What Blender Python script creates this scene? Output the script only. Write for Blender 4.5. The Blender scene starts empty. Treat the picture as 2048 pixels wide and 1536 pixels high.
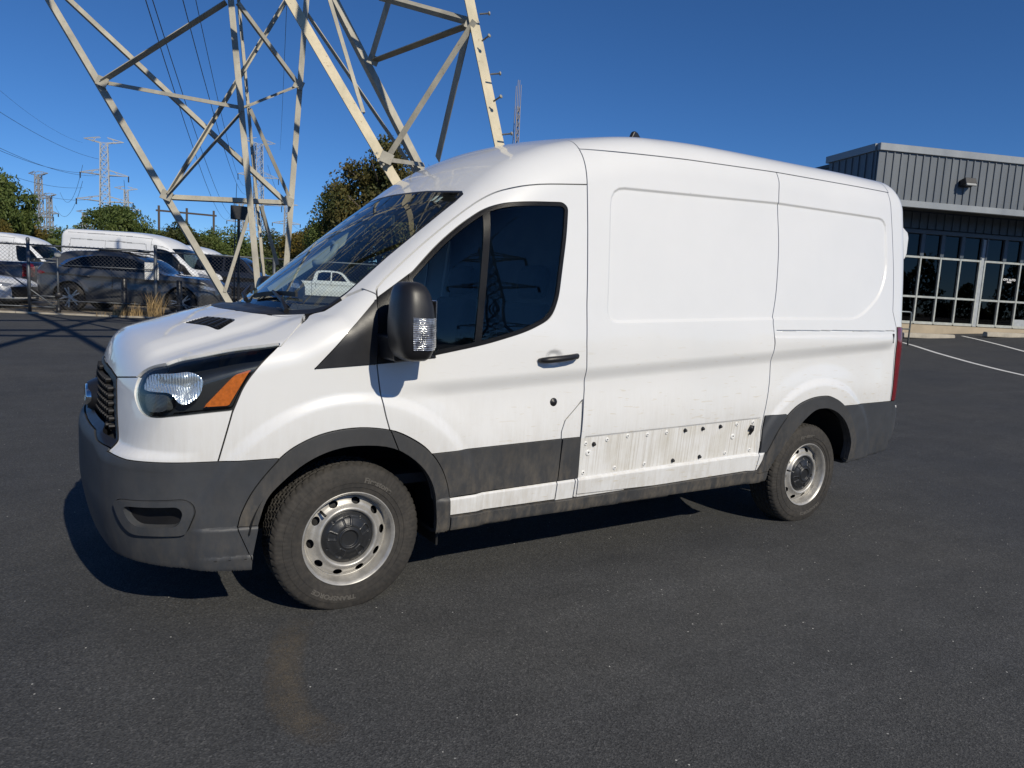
import bpy, math, random
import numpy as np
from mathutils import Matrix, Vector

# ------------------------------------------------------------------ camera, sky, sun, exposure
SC = bpy.context.scene
COL = SC.collection
R = math.radians
def set_camera():
    cd = bpy.data.cameras.new('camera'); co = bpy.data.objects.new('camera', cd); COL.objects.link(co)
    loc = Vector((-1.1111, -4.0504, 1.4988)); yaw, pitch, roll = .5632, -.127, .0525
    f = Vector((math.sin(yaw) * math.cos(pitch), math.cos(yaw) * math.cos(pitch), math.sin(pitch)))
    r = Vector((math.cos(yaw), -math.sin(yaw), 0)); u = r.cross(f)
    c, s = math.cos(roll), math.sin(roll)
    rr = r * c + u * s; uu = -r * s + u * c
    co.matrix_world = Matrix(((rr.x, uu.x, -f.x, loc.x), (rr.y, uu.y, -f.y, loc.y), (rr.z, uu.z, -f.z, loc.z), (0, 0, 0, 1)))
    cd.sensor_width = 36; cd.lens = 36 * 1446.74 / 2048; cd.clip_start = .05; cd.clip_end = 6000
    SC.camera = co
set_camera()
SUN_TRAVEL = Vector((-.10, 1.40, -1.0)).normalized()
def set_light():
    w = bpy.data.worlds.new('World'); SC.world = w; w.use_nodes = True
    nt = w.node_tree; nt.nodes.clear()
    sky = nt.nodes.new('ShaderNodeTexSky'); sky.sky_type = 'NISHITA'; sky.sun_disc = False
    to = -SUN_TRAVEL
    sky.sun_elevation = math.asin(to.z); sky.sun_rotation = math.atan2(to.x, to.y)
    sky.altitude = 3000; sky.air_density = 1.0; sky.dust_density = 0.12; sky.ozone_density = 10.0
    bg = nt.nodes.new('ShaderNodeBackground'); bg.inputs[1].default_value = .092
    out = nt.nodes.new('ShaderNodeOutputWorld')
    hs = nt.nodes.new('ShaderNodeHueSaturation'); hs.inputs['Saturation'].default_value = 1.06
    nt.links.new(sky.outputs[0], hs.inputs['Color']); nt.links.new(hs.outputs[0], bg.inputs[0]); nt.links.new(bg.outputs[0], out.inputs[0])
    sd = bpy.data.lights.new('sun', 'SUN'); sd.energy = 3.75; sd.angle = R(.53); sd.color = (1, .92, .77)
    so = bpy.data.objects.new('sun', sd); COL.objects.link(so)
    so.rotation_euler = SUN_TRAVEL.to_track_quat('-Z', 'Y').to_euler(); so.location = (0, -10, 20)
set_light()
SC.view_settings.view_transform = 'Standard'; SC.view_settings.look = 'None'
SC.view_settings.exposure = 0.0; SC.view_settings.gamma = 1.0
SC.render.engine = 'CYCLES'
SC.cycles.use_denoising = True
SC.cycles.max_bounces = 10; SC.cycles.transparent_max_bounces = 16
SC.cycles.sample_clamp_indirect = 6.0
# ------------------------------------------------------------------ numeric helpers
def sstep(a, b, v):
    t = np.clip((v - a) / (b - a), 0.0, 1.0)
    return t * t * (3 - 2 * t)

def smax(a, b, k):
    h = np.maximum(k - np.abs(a - b), 0.0) / k
    return np.maximum(a, b) + h * h * k * 0.25

def make_curve(pts):
    """monotone (PCHIP) curve through pts, tabulated finely"""
    p = np.array(pts, float); x, y = p[:, 0], p[:, 1]
    h = np.diff(x); dl = np.diff(y) / h
    m = np.zeros(len(x)); m[0] = dl[0]; m[-1] = dl[-1]
    for i in range(1, len(x) - 1):
        if dl[i - 1] * dl[i] > 0:
            w1 = 2 * h[i] + h[i - 1]; w2 = h[i] + 2 * h[i - 1]
            m[i] = (w1 + w2) / (w1 / dl[i - 1] + w2 / dl[i])
    xs = np.linspace(x[0], x[-1], 1500); i = np.clip(np.searchsorted(x, xs) - 1, 0, len(h) - 1)
    t = (xs - x[i]) / h[i]
    ys = ((1 + 2 * t) * (1 - t) ** 2 * y[i] + t * (1 - t) ** 2 * h[i] * m[i]
          + t * t * (3 - 2 * t) * y[i + 1] + t * t * (t - 1) * h[i] * m[i + 1])
    return lambda v: np.interp(v, xs, ys)

def round_poly(pts, r=0.03, n=5):
    """polygon with rounded corners; a point may carry its own radius as third value"""
    out = []; P = [np.array(p[:2], float) for p in pts]; N = len(P)
    for i in range(N):
        rr = pts[i][2] if len(pts[i]) > 2 else r
        a, b, c = P[i - 1], P[i], P[(i + 1) % N]
        u = a - b; v = c - b; lu = np.linalg.norm(u); lv = np.linalg.norm(v)
        d = min(rr, lu * .48, lv * .48)
        if d < 1e-4: out.append(b); continue
        p0 = b + u / lu * d; p2 = b + v / lv * d
        for t in np.linspace(0, 1, n):
            out.append((1 - t) ** 2 * p0 + 2 * t * (1 - t) * b + t * t * p2)
    return np.array(out)

def sdf_poly(poly, px, py):
    """signed distance (negative inside) of points to a closed polygon"""
    px = np.asarray(px, float); py = np.asarray(py, float)
    px, py = np.broadcast_arrays(px, py)
    d = np.full(px.shape, 1e9); ins = np.zeros(px.shape, bool)
    N = len(poly)
    for i in range(N):
        ax, ay = poly[i]; bx, by = poly[(i + 1) % N]
        ex, ey = bx - ax, by - ay; L = ex * ex + ey * ey + 1e-12
        t = np.clip(((px - ax) * ex + (py - ay) * ey) / L, 0, 1)
        qx = px - ax - t * ex; qy = py - ay - t * ey
        d = np.minimum(d, qx * qx + qy * qy)
        c = (ay > py) != (by > py)
        if ey != 0:
            ins ^= c & (px < ex * (py - ay) / ey + ax)
    d = np.sqrt(d)
    return np.where(ins, -d, d)

def sdf_line(pts, px, py):
    """unsigned distance to an open polyline"""
    px, py = np.broadcast_arrays(np.asarray(px, float), np.asarray(py, float))
    d = np.full(px.shape, 1e9)
    for (ax, ay), (bx, by) in zip(pts[:-1], pts[1:]):
        ex, ey = bx - ax, by - ay; L = ex * ex + ey * ey + 1e-12
        t = np.clip(((px - ax) * ex + (py - ay) * ey) / L, 0, 1)
        d = np.minimum(d, (px - ax - t * ex) ** 2 + (py - ay - t * ey) ** 2)
    return np.sqrt(d)

class Shell:
    """a triangle mesh on the zero set of F(x, y, z), cut along curves into panels"""
    def __init__(s, F, lo, hi, h):
        s.F = F; s.h = h
        ax = [np.arange(lo[i], hi[i] + h, h) for i in range(3)]
        V = F(ax[0][:, None, None], ax[1][None, :, None], ax[2][None, None, :]).astype(np.float32)
        V = np.ascontiguousarray(np.broadcast_to(V, (len(ax[0]), len(ax[1]), len(ax[2]))))
        ins = V < 0; n = V.shape
        c = np.zeros((n[0] - 1, n[1] - 1, n[2] - 1), np.int8)
        for dx in (0, 1):
            for dy in (0, 1):
                for dz in (0, 1):
                    c += ins[dx:n[0] - 1 + dx, dy:n[1] - 1 + dy, dz:n[2] - 1 + dz]
        act = (c > 0) & (c < 8)
        idx = np.full(c.shape, -1, np.int64); ci = np.argwhere(act); idx[act] = np.arange(len(ci))
        P = np.stack([ax[k][ci[:, k]] + h * .5 for k in range(3)], 1)
        quads = []
        for a in range(3):
            b, d = (a + 1) % 3, (a + 2) % 3
            sl0 = [slice(None)] * 3; sl1 = [slice(None)] * 3
            sl0[a] = slice(0, n[a] - 1); sl1[a] = slice(1, n[a])
            for k in (b, d):
                sl0[k] = slice(1, n[k] - 1); sl1[k] = slice(1, n[k] - 1)
            A = ins[tuple(sl0)]; B = ins[tuple(sl1)]
            for cond, flip in ((A & ~B, False), (~A & B, True)):
                e = np.argwhere(cond)
                if not len(e): continue
                e[:, b] += 1; e[:, d] += 1
                def cell(ob, od):
                    q = e.copy(); q[:, b] += ob; q[:, d] += od
                    return idx[q[:, 0], q[:, 1], q[:, 2]]
                q = np.stack([cell(-1, -1), cell(0, -1), cell(0, 0), cell(-1, 0)], 1)
                if flip: q = q[:, ::-1]
                quads.append(q)
        Q = np.concatenate(quads)
        s.V = P; s.project(5)
        s.T = np.concatenate([Q[:, [0, 1, 2]], Q[:, [0, 2, 3]]])
    def grad(s, P, e=1.5e-3):
        g = np.zeros_like(P)
        for k in range(3):
            a = P.copy(); b = P.copy(); a[:, k] += e; b[:, k] -= e
            g[:, k] = s.F(a[:, 0], a[:, 1], a[:, 2]) - s.F(b[:, 0], b[:, 1], b[:, 2])
        return g / (2 * e)
    def project(s, it=2):
        for i in range(it):
            f = s.F(s.V[:, 0], s.V[:, 1], s.V[:, 2]); g = s.grad(s.V)
            st = f / np.maximum((g * g).sum(1), 1e-6)
            s.V = s.V - np.clip(st, -s.h, s.h)[:, None] * g
    def cut(s, gfun, snap=.12):
        V, T = s.V, s.T
        g = gfun(V); g = np.where(np.abs(g) < s.h * snap * .15, 0.0, g)
        a = g[T]
        cross = (a.max(1) > 0) & (a.min(1) < 0)
        K = T[~cross]; C = T[cross]
        if len(C) == 0: return
        e = np.concatenate([C[:, [0, 1]], C[:, [1, 2]], C[:, [2, 0]]]); es = np.sort(e, 1)
        sc = (g[es[:, 0]] * g[es[:, 1]]) < 0
        ue, inv = np.unique(es[sc], axis=0, return_inverse=True); inv = inv.reshape(-1)
        t = g[ue[:, 0]] / (g[ue[:, 0]] - g[ue[:, 1]])
        NV = V[ue[:, 0]] + t[:, None] * (V[ue[:, 1]] - V[ue[:, 0]])
        eid = np.full(len(es), -1, np.int64); eid[sc] = inv + len(V)
        m = len(C); E = np.stack([eid[:m], eid[m:2 * m], eid[2 * m:]], 1)
        out = []
        for k in range(3):          # edge k from vertex k to k+1
            k1, k2 = (k + 1) % 3, (k + 2) % 3
            # two crossed edges k and k2 sharing vertex k
            sel = (E[:, k] >= 0) & (E[:, k2] >= 0)
            v = C[sel]; x = E[sel]
            out += [np.stack([v[:, k], x[:, k], x[:, k2]], 1), np.stack([x[:, k], v[:, k1], v[:, k2]], 1), np.stack([x[:, k], v[:, k2], x[:, k2]], 1)]
            # exactly one crossed edge k, opposite vertex on the line
            sel = (E[:, k] >= 0) & (E[:, k1] < 0) & (E[:, k2] < 0)
            v = C[sel]; x = E[sel]
            out += [np.stack([v[:, k], x[:, k], v[:, k2]], 1), np.stack([x[:, k], v[:, k1], v[:, k2]], 1)]
        s.V = np.concatenate([V, NV]); s.T = np.concatenate([K] + out)
    def cen(s): return s.V[s.T].mean(1)
    def keep(s, mask): s.T = s.T[mask]
    def normals(s):
        g = s.grad(s.V); return g / np.maximum(np.linalg.norm(g, axis=1), 1e-9)[:, None]
# ------------------------------------------------------------------ the panel van's shape (metres; x rearward from front axle, y outward, z up)
AXR, WZ = 3.30, 0.335
prof = make_curve([(-1.2, .88), (-1.0, .98), (-.955, 1.055), (-.94, 1.10), (-.92, 1.14), (-.88, 1.178), (-.80, 1.213), (-.66, 1.257), (-.52, 1.300), (-.36, 1.338), (-.27, 1.352),
                   (-.22, 1.39), (.0, 1.572), (.25, 1.782), (.40, 1.905), (.48, 1.968), (.58, 2.050), (.68, 2.130), (.8, 2.212), (.9, 2.266), (1.04, 2.328), (1.3, 2.402), (1.7, 2.468), (2.2, 2.495),
                   (3.0, 2.505), (3.75, 2.512), (4.1, 2.512), (4.6, 2.50)])
crownc = make_curve([(-1.2, .09), (-.5, .08), (-.25, .0), (.4, .0), (1.2, .07), (2, .075), (5, .075)])
basey = make_curve([(.0, .90), (.2, .955), (.35, .985), (.6, 1.012), (.95, 1.03), (1.2, 1.03), (1.45, 1.008), (1.9, .947), (2.35, .878), (2.7, .825)])
frontx = make_curve([(0, -.84), (.2, -.92), (.28, -.975), (.4, -1.01), (.55, -1.03), (.70, -1.03), (.745, -1.015), (.785, -.968), (.85, -.958), (1.0, -.945), (1.1, -.93), (1.3, -.90), (2.8, -.6)])
REC = round_poly([(1.385, 1.36, .08), (2.75, 1.412, 0), (3.66, 1.43, .12), (3.93, 1.60, .15), (4.03, 1.78, .1), (4.035, 2.165, .09), (2.82, 2.150, 0), (1.43, 2.088, .1)], .1)
def zcrease(x): return 1.02 + .06 * x
def zstep(x): return .505 + .0235 * (x - 1.26)
def ztrim(x): return .742 + .026 * (x - 1.26)
def rec_sdf(x, z):
    x, z = np.broadcast_arrays(np.asarray(x, float), np.asarray(z, float)); out = np.full(x.shape, .5)
    m = (x > 1.3) & (x < 4.12) & (z > 1.28) & (z < 2.25)
    if m.any(): out[m] = sdf_poly(REC, x[m], z[m])
    return out
def side_y(x, z):
    S = basey(z) - .12 * np.maximum(.2 - x, 0) ** 2 - .035 * np.maximum(x - 3.5, 0) ** 2
    rf = np.hypot(x, z - .34); rr = np.hypot(x - AXR, z - .34)
    ra = np.minimum(rf, rr)
    w = z - zcrease(x)
    sc = sstep(.03, -.06, w) * sstep(-.36, -.06, w) * sstep(-.05, .45, x) * sstep(.60, .80, ra) * sstep(4.25, 4.0, x)
    S = S - .022 * sc
    S = S + .016 * sstep(.69, .63, ra) + 0.0 * x
    S = S - .010 * sstep(.006, -.013, rec_sdf(x, z))
    up = z - zstep(x)
    S = S + .013 * sstep(.010, -.008, up) * sstep(.38, .46, x) * sstep(2.78, 2.74, x)
    rl = (1.338 + .015 * (x - 2.76))
    S = S + .007 * sstep(2.755, 2.775, x) * sstep(4.12, 4.08, x) * (sstep(rl - .03, rl - .045, z) * sstep(rl - .15, rl - .06, z))
    S = S + .014 * sstep(.456, .444, z) * sstep(-.68, -.55, x) * sstep(-.36, -.38, x)
    S = S + .010 * sstep(.325, .315, z) * sstep(-.66, -.58, x) * sstep(-.36, -.38, x)
    hc = np.hypot((x - 1.045) / .062, (z - 1.172) / .048)
    S = S - .016 * sstep(1.0, .35, hc)
    # shallow trough left by the missing lower trim of the load side
    bay = np.maximum(np.maximum(1.285 - x, x - 2.70), np.maximum(zstep(x) - z, z - ztrim(x)))
    S = S - .006 * sstep(.004, -.008, bay)
    return S
def top_z(x, y):
    sh = .22 * y * y
    s = x - sh
    z = prof(s) - crownc(s) * y * y
    hood = sstep(-.93, -.82, s) * sstep(-.26, -.36, s)
    z = z + hood * (.016 * sstep(.66, .50, y) - .010 * sstep(.80, .70, y) * sstep(.60, .68, y))
    return z
def front_x(y, z):
    z = z - .045 * sstep(.66, .48, y) * sstep(.6, .7, z) * sstep(1.0, .88, z)
    return frontx(z) + .15 * y * y + .02 * y ** 6
def rear_x(y, z): return 4.355 - .05 * y * y + .035 * sstep(1.4, 2.0, z) - .10 * sstep(2.25, 2.6, z)
def bot_z(x): return np.interp(x, [-1.1, -.7, -.45, .3, .5, 2.8, 3.7, 4.4], [.30, .265, .25, .30, .325, .345, .39, .45])
def F_van(x, y, z):
    y = np.abs(y)
    a = y - side_y(x, z); t = z - top_z(x, y)
    kt = np.interp(x, [-1, -.5, .0, .7, 1.6], [.10, .07, .11, .20, .19])
    f = smax(a, t * .92, kt)
    f = smax(f, front_x(y, z) - x, np.interp(z, [.2, .7, .8, 1.15], [.26, .24, .20, .10]))
    f = smax(f, x - rear_x(y, z), .12)
    return smax(f, bot_z(x) - z, .03)
# ------------------------------------------------------------------ materials
def new_mat(name):
    m = bpy.data.materials.new(name); m.use_nodes = True
    nt = m.node_tree; b = nt.nodes['Principled BSDF']
    return m, nt, b
def N(nt, typ, **kw):
    n = nt.nodes.new(typ)
    for k, v in kw.items():
        if k.startswith('i_'): n.inputs[int(k[2:])].default_value = v
        else: setattr(n, k, v)
    return n
def tex_noise(nt, scale, detail=4, rough=.55, coord='Object', dist=0, stretch=None):
    tc = N(nt, 'ShaderNodeTexCoord'); n = N(nt, 'ShaderNodeTexNoise')
    n.inputs['Scale'].default_value = scale; n.inputs['Detail'].default_value = detail
    n.inputs['Roughness'].default_value = rough; n.inputs['Distortion'].default_value = dist
    src = tc.outputs[coord]
    if stretch:
        mp = N(nt, 'ShaderNodeMapping'); mp.inputs['Scale'].default_value = stretch
        nt.links.new(src, mp.inputs[0]); src = mp.outputs[0]
    nt.links.new(src, n.inputs['Vector'])
    return n
def ramp(nt, src, stops):
    r = N(nt, 'ShaderNodeValToRGB'); el = r.color_ramp.elements
    while len(el) < len(stops): el.new(.5)
    for e, (p, c) in zip(el, stops):
        e.position = p; e.color = c if len(c) == 4 else (*c, 1)
    nt.links.new(src, r.inputs[0]); return r
def g3(v): return (v, v, v)
def mixc(nt, fac, a, b, mode='MIX'):
    m = N(nt, 'ShaderNodeMix', data_type='RGBA', blend_type=mode)
    for s, i in ((fac, 0), (a, 6), (b, 7)):
        if isinstance(s, bpy.types.NodeSocket): nt.links.new(s, m.inputs[i])
        elif i == 0: m.inputs[0].default_value = s
        else: m.inputs[i].default_value = (*s[:3], 1)
    return m.outputs[2]
def bump(nt, b, height, strength=.2, dist=.01):
    n = N(nt, 'ShaderNodeBump'); n.inputs['Strength'].default_value = strength; n.inputs['Distance'].default_value = dist
    nt.links.new(height, n.inputs['Height']); nt.links.new(n.outputs[0], b.inputs['Normal']); return n
def plain(name, col, rough=.5, metal=0., coat=0., var=.12, scale=8., bmp=0., bscale=60., spec=.5, stretch=None):
    """a material with soft uneven colour and roughness"""
    m, nt, b = new_mat(name)
    n = tex_noise(nt, scale, 5, .6, stretch=stretch)
    lo = [max(0, c * (1 - var)) for c in col]; hi = [min(1, c * (1 + var)) for c in col]
    r = ramp(nt, n.outputs[0], [(.3, lo), (.7, hi)])
    nt.links.new(r.outputs[0], b.inputs['Base Color'])
    rr = N(nt, 'ShaderNodeMapRange'); rr.inputs[1].default_value = .3; rr.inputs[2].default_value = .7
    rr.inputs[3].default_value = max(.02, rough * .85); rr.inputs[4].default_value = min(1, rough * 1.15)
    nt.links.new(n.outputs[0], rr.inputs[0]); nt.links.new(rr.outputs[0], b.inputs['Roughness'])
    b.inputs['Metallic'].default_value = metal
    b.inputs['Coat Weight'].default_value = coat; b.inputs['Coat Roughness'].default_value = .04
    b.inputs['Specular IOR Level'].default_value = spec
    if bmp:
        n2 = tex_noise(nt, bscale, 3, .6); bump(nt, b, n2.outputs[0], bmp, .004)
    return m
def glass_mat(name, tint, refl=1.45, rough=0.0):
    m, nt, b = new_mat(name); nt.nodes.remove(b)
    out = nt.nodes['Material Output']
    tr = N(nt, 'ShaderNodeBsdfTransparent'); tr.inputs[0].default_value = (*tint, 1)
    gl = N(nt, 'ShaderNodeBsdfGlossy'); gl.inputs['Roughness'].default_value = rough; gl.inputs[0].default_value = (.95, .97, 1, 1)
    fr = N(nt, 'ShaderNodeFresnel'); ge = N(nt, 'ShaderNodeNewGeometry'); io = N(nt, 'ShaderNodeMapRange')
    io.inputs[3].default_value = refl; io.inputs[4].default_value = 1 / refl      # a thin pane reflects alike from both sides
    nt.links.new(ge.outputs['Backfacing'], io.inputs[0]); nt.links.new(io.outputs[0], fr.inputs[0])
    mx = N(nt, 'ShaderNodeMixShader')
    nt.links.new(fr.outputs[0], mx.inputs[0]); nt.links.new(tr.outputs[0], mx.inputs[1]); nt.links.new(gl.outputs[0], mx.inputs[2])
    nt.links.new(mx.outputs[0], out.inputs[0]); return m

# ------------------------------------------------------------------ mesh and object helpers
def raw_mesh(name, V, faces, smooth=True, normals=None):
    me = bpy.data.meshes.new(name)
    V = np.asarray(V, np.float32)
    if isinstance(faces, np.ndarray):
        k = faces.shape[1]; flat = faces.reshape(-1).astype(np.int32); nf = len(faces)
        starts = np.arange(0, nf * k, k, dtype=np.int32)
    else:
        flat = np.array([i for f in faces for i in f], np.int32); nf = len(faces)
        ln = np.array([len(f) for f in faces]); starts = np.concatenate([[0], np.cumsum(ln)[:-1]]).astype(np.int32)
    me.vertices.add(len(V)); me.vertices.foreach_set('co', V.reshape(-1))
    me.loops.add(len(flat)); me.loops.foreach_set('vertex_index', flat)
    me.polygons.add(nf); me.polygons.foreach_set('loop_start', starts)
    me.update(calc_edges=True)
    me.polygons.foreach_set('use_smooth', np.full(nf, smooth, bool))
    if normals is not None: me.normals_split_custom_set_from_vertices(np.asarray(normals, np.float32))
    me.validate(); return me
def link(name, me, mat=None, parent=None, loc=(0, 0, 0), rot=(0, 0, 0), scale=(1, 1, 1)):
    if me is not None and mat is not None and not me.materials: me.materials.append(mat)
    o = bpy.data.objects.new(name, me); COL.objects.link(o)
    o.parent = parent; o.location = loc; o.rotation_euler = rot; o.scale = scale
    return o
def empty(name, loc=(0, 0, 0), rotz=0, parent=None):
    o = bpy.data.objects.new(name, None); COL.objects.link(o); o.location = loc; o.rotation_euler = (0, 0, rotz)
    o.parent = parent; o.empty_display_size = .3; return o
def tag(o, label=None, cat=None, group=None, kind=None):
    for k, v in (('label', label), ('category', cat), ('group', group), ('kind', kind)):
        if v: o[k] = v
    return o
def copy_tree(o, parent=None):
    c = o.copy(); COL.objects.link(c); c.parent = parent
    for ch in list(o.children): copy_tree(ch, c)
    return c
class MB:
    """collects simple solids into one mesh"""
    def __init__(s): s.V = []; s.F = []
    def add(s, V, F):
        o = len(s.V); s.V += [tuple(v) for v in V]; s.F += [tuple(i + o for i in f) for f in F]; return s
    def box(s, c, size, rot=None, bev=0.0):
        hx, hy, hz = [v / 2 for v in size]; b = min(bev, hx * .9, hy * .9, hz * .9)
        M = rot if rot is not None else Matrix.Identity(3)
        c = Vector(c)
        if b <= 0:
            vs = [(sx * hx, sy * hy, sz * hz) for sx in (-1, 1) for sy in (-1, 1) for sz in (-1, 1)]
            fs = [(0, 1, 3, 2), (4, 6, 7, 5), (0, 4, 5, 1), (2, 3, 7, 6), (0, 2, 6, 4), (1, 5, 7, 3)]
        else:
            vs = []; 
            for sx in (-1, 1):
                for sy in (-1, 1):
                    for sz in (-1, 1):
                        vs += [(sx * hx, sy * (hy - b), sz * (hz - b)), (sx * (hx - b), sy * hy, sz * (hz - b)), (sx * (hx - b), sy * (hy - b), sz * hz)]
            I = lambda sx, sy, sz, k: ((sx > 0) * 4 + (sy > 0) * 2 + (sz > 0)) * 3 + k
            fs = []
            for a in (-1, 1):
                fs.append([I(a, -1, -1, 0), I(a, 1, -1, 0), I(a, 1, 1, 0), I(a, -1, 1, 0)][::a])
                fs.append([I(-1, a, -1, 1), I(1, a, -1, 1), I(1, a, 1, 1), I(-1, a, 1, 1)][::-a])
                fs.append([I(-1, -1, a, 2), I(1, -1, a, 2), I(1, 1, a, 2), I(-1, 1, a, 2)][::a])
            for a in (-1, 1):
                for d in (-1, 1):
                    fs.append([I(a, d, -1, 0), I(a, d, 1, 0), I(a, d, 1, 1), I(a, d, -1, 1)][::-a * d])
                    fs.append([I(a, -1, d, 0), I(a, 1, d, 0), I(a, 1, d, 2), I(a, -1, d, 2)][::a * d])
                    fs.append([I(-1, a, d, 1), I(1, a, d, 1), I(1, a, d, 2), I(-1, a, d, 2)][::-a * d])
            for sx in (-1, 1):
                for sy in (-1, 1):
                    for sz in (-1, 1):
                        fs.append([I(sx, sy, sz, 0), I(sx, sy, sz, 1), I(sx, sy, sz, 2)][::sx * sy * sz])
        return s.add([c + M @ Vector(v) for v in vs], fs)
    def tube(s, pts, r, n=8, cap=True, flat=None):
        """tube along points; r number or list; flat=(w,h) gives a rectangular bar"""
        P = [Vector(p) for p in pts]; rings = []
        up0 = None
        for i, p in enumerate(P):
            t = (P[min(i + 1, len(P) - 1)] - P[max(i - 1, 0)]).normalized()
            if up0 is None or abs(up0.dot(t)) > .98:
                up0 = Vector((0, 0, 1)) if abs(t.z) < .95 else Vector((0, 1, 0))
            a = t.cross(up0).normalized(); b = a.cross(t).normalized(); up0 = b
            rr = r[i] if isinstance(r, (list, tuple)) else r
            if flat: ring = [p + a * (flat[0] / 2 * sx) + b * (flat[1] / 2 * sy) for sx, sy in ((-1, -1), (1, -1), (1, 1), (-1, 1))]
            else: ring = [p + a * (rr * math.cos(2 * math.pi * k / n)) + b * (rr * math.sin(2 * math.pi * k / n)) for k in range(n)]
            rings.append(ring)
        n = len(rings[0]); V = [v for g in rings for v in g]; F = []
        for i in range(len(rings) - 1):
            for k in range(n):
                a, b2 = i * n + k, i * n + (k + 1) % n
                F.append((a, b2, b2 + n, a + n))
        if cap: F += [tuple(range(n - 1, -1, -1)), tuple(range((len(rings) - 1) * n, len(rings) * n))]
        return s.add(V, F)
    def lathe(s, prof, n=24, M=None, c=(0, 0, 0), axis='Z'):
        """revolve (radius, height) pairs"""
        V = []; c = Vector(c)
        for r_, h in prof:
            for k in range(n):
                a = 2 * math.pi * k / n
                v = Vector((r_ * math.cos(a), r_ * math.sin(a), h))
                if axis == 'Y': v = Vector((v.x, v.z, -v.y)) if False else Vector((v.x, -h, v.y))
                if axis == 'X': v = Vector((h, v.x, v.y))
                if M is not None: v = M @ v
                V.append(c + v)
        F = []
        for i in range(len(prof) - 1):
            for k in range(n):
                a, b = i * n + k, i * n + (k + 1) % n
                F.append((a, b, b + n, a + n))
        return s.add(V, F)
    def prism(s, poly, axis, a, b):
        """extrude polygon (2-D) along an axis between a and b"""
        n = len(poly); V = []
        for h in (a, b):
            for u, v in poly:
                V.append({'X': (h, u, v), 'Y': (u, h, v), 'Z': (u, v, h)}[axis])
        F = [tuple(range(n - 1, -1, -1)), tuple(range(n, 2 * n))] + [(i, (i + 1) % n, (i + 1) % n + n, i + n) for i in range(n)]
        return s.add(V, F)
    def mesh(s, name, smooth=False): return raw_mesh(name, s.V, s.F, smooth)
    def obj(s, name, mat, parent=None, smooth=False, **kw): return link(name, s.mesh(name, smooth), mat, parent, **kw)
def soften(o, width=.01, seg=2, angle=35):
    """real bevelled edges plus smooth shading by angle"""
    if width:
        m = o.modifiers.new('bevel', 'BEVEL'); m.width = width; m.segments = seg; m.limit_method = 'ANGLE'; m.angle_limit = R(angle)
    o.data.polygons.foreach_set('use_smooth', [True] * len(o.data.polygons))
    o.data.set_sharp_from_angle(angle=R(angle)) if hasattr(o.data, 'set_sharp_from_angle') else None
    return o

def panel_mesh(name, sh, nrm, mask, off=0., rim=.018, mirror=False, both=False, origin=(0, 0, 0), recompute=False):
    """triangles `mask` of a shell as a panel of its own with returned edges"""
    T = sh.T[mask]
    if not len(T): return None
    used, inv = np.unique(T.reshape(-1), return_inverse=True)
    T = inv.reshape(-1, 3); V = sh.V[used].copy(); n = nrm[used]
    V = V + n * (off(V)[:, None] if callable(off) else off)
    nn = n
    if rim:
        e = np.concatenate([T[:, [0, 1]], T[:, [1, 2]], T[:, [2, 0]]]); es = np.sort(e, 1)
        _, i, cnt = np.unique(es, axis=0, return_index=True, return_counts=True)
        be = e[i[cnt == 1]]
        if len(be):
            keep = ~((np.abs(V[be[:, 0], 1]) < 1e-6) & (np.abs(V[be[:, 1], 1]) < 1e-6)); be = be[keep]
            m = len(be); A, B = V[be[:, 0]], V[be[:, 1]]
            na, nb = n[be[:, 0]], n[be[:, 1]]
            o = len(V); RV = np.concatenate([A, B, B - nb * rim, A - na * rim])
            fn = np.cross(B - A, -(na)); fn /= np.maximum(np.linalg.norm(fn, axis=1), 1e-9)[:, None]
            fn = -fn
            k = np.arange(m)
            RT = np.concatenate([np.stack([k + m + o, k + o, k + 3 * m + o], 1), np.stack([k + m + o, k + 3 * m + o, k + 2 * m + o], 1)])
            V = np.concatenate([V, RV]); T = np.concatenate([T, RT]); nn = np.concatenate([nn] + [fn] * 4)
    V = V.copy()
    if both:
        V2 = V * [1, -1, 1]; n2 = nn * [1, -1, 1]; T2 = T[:, ::-1] + len(V)
        V = np.concatenate([V, V2]); nn = np.concatenate([nn, n2]); T = np.concatenate([T, T2])
    elif mirror:
        V = V * [1, -1, 1]; nn = nn * [1, -1, 1]; T = T[:, ::-1]
    return raw_mesh(name, V - np.asarray(origin), T, True, None if recompute else nn)
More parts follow.
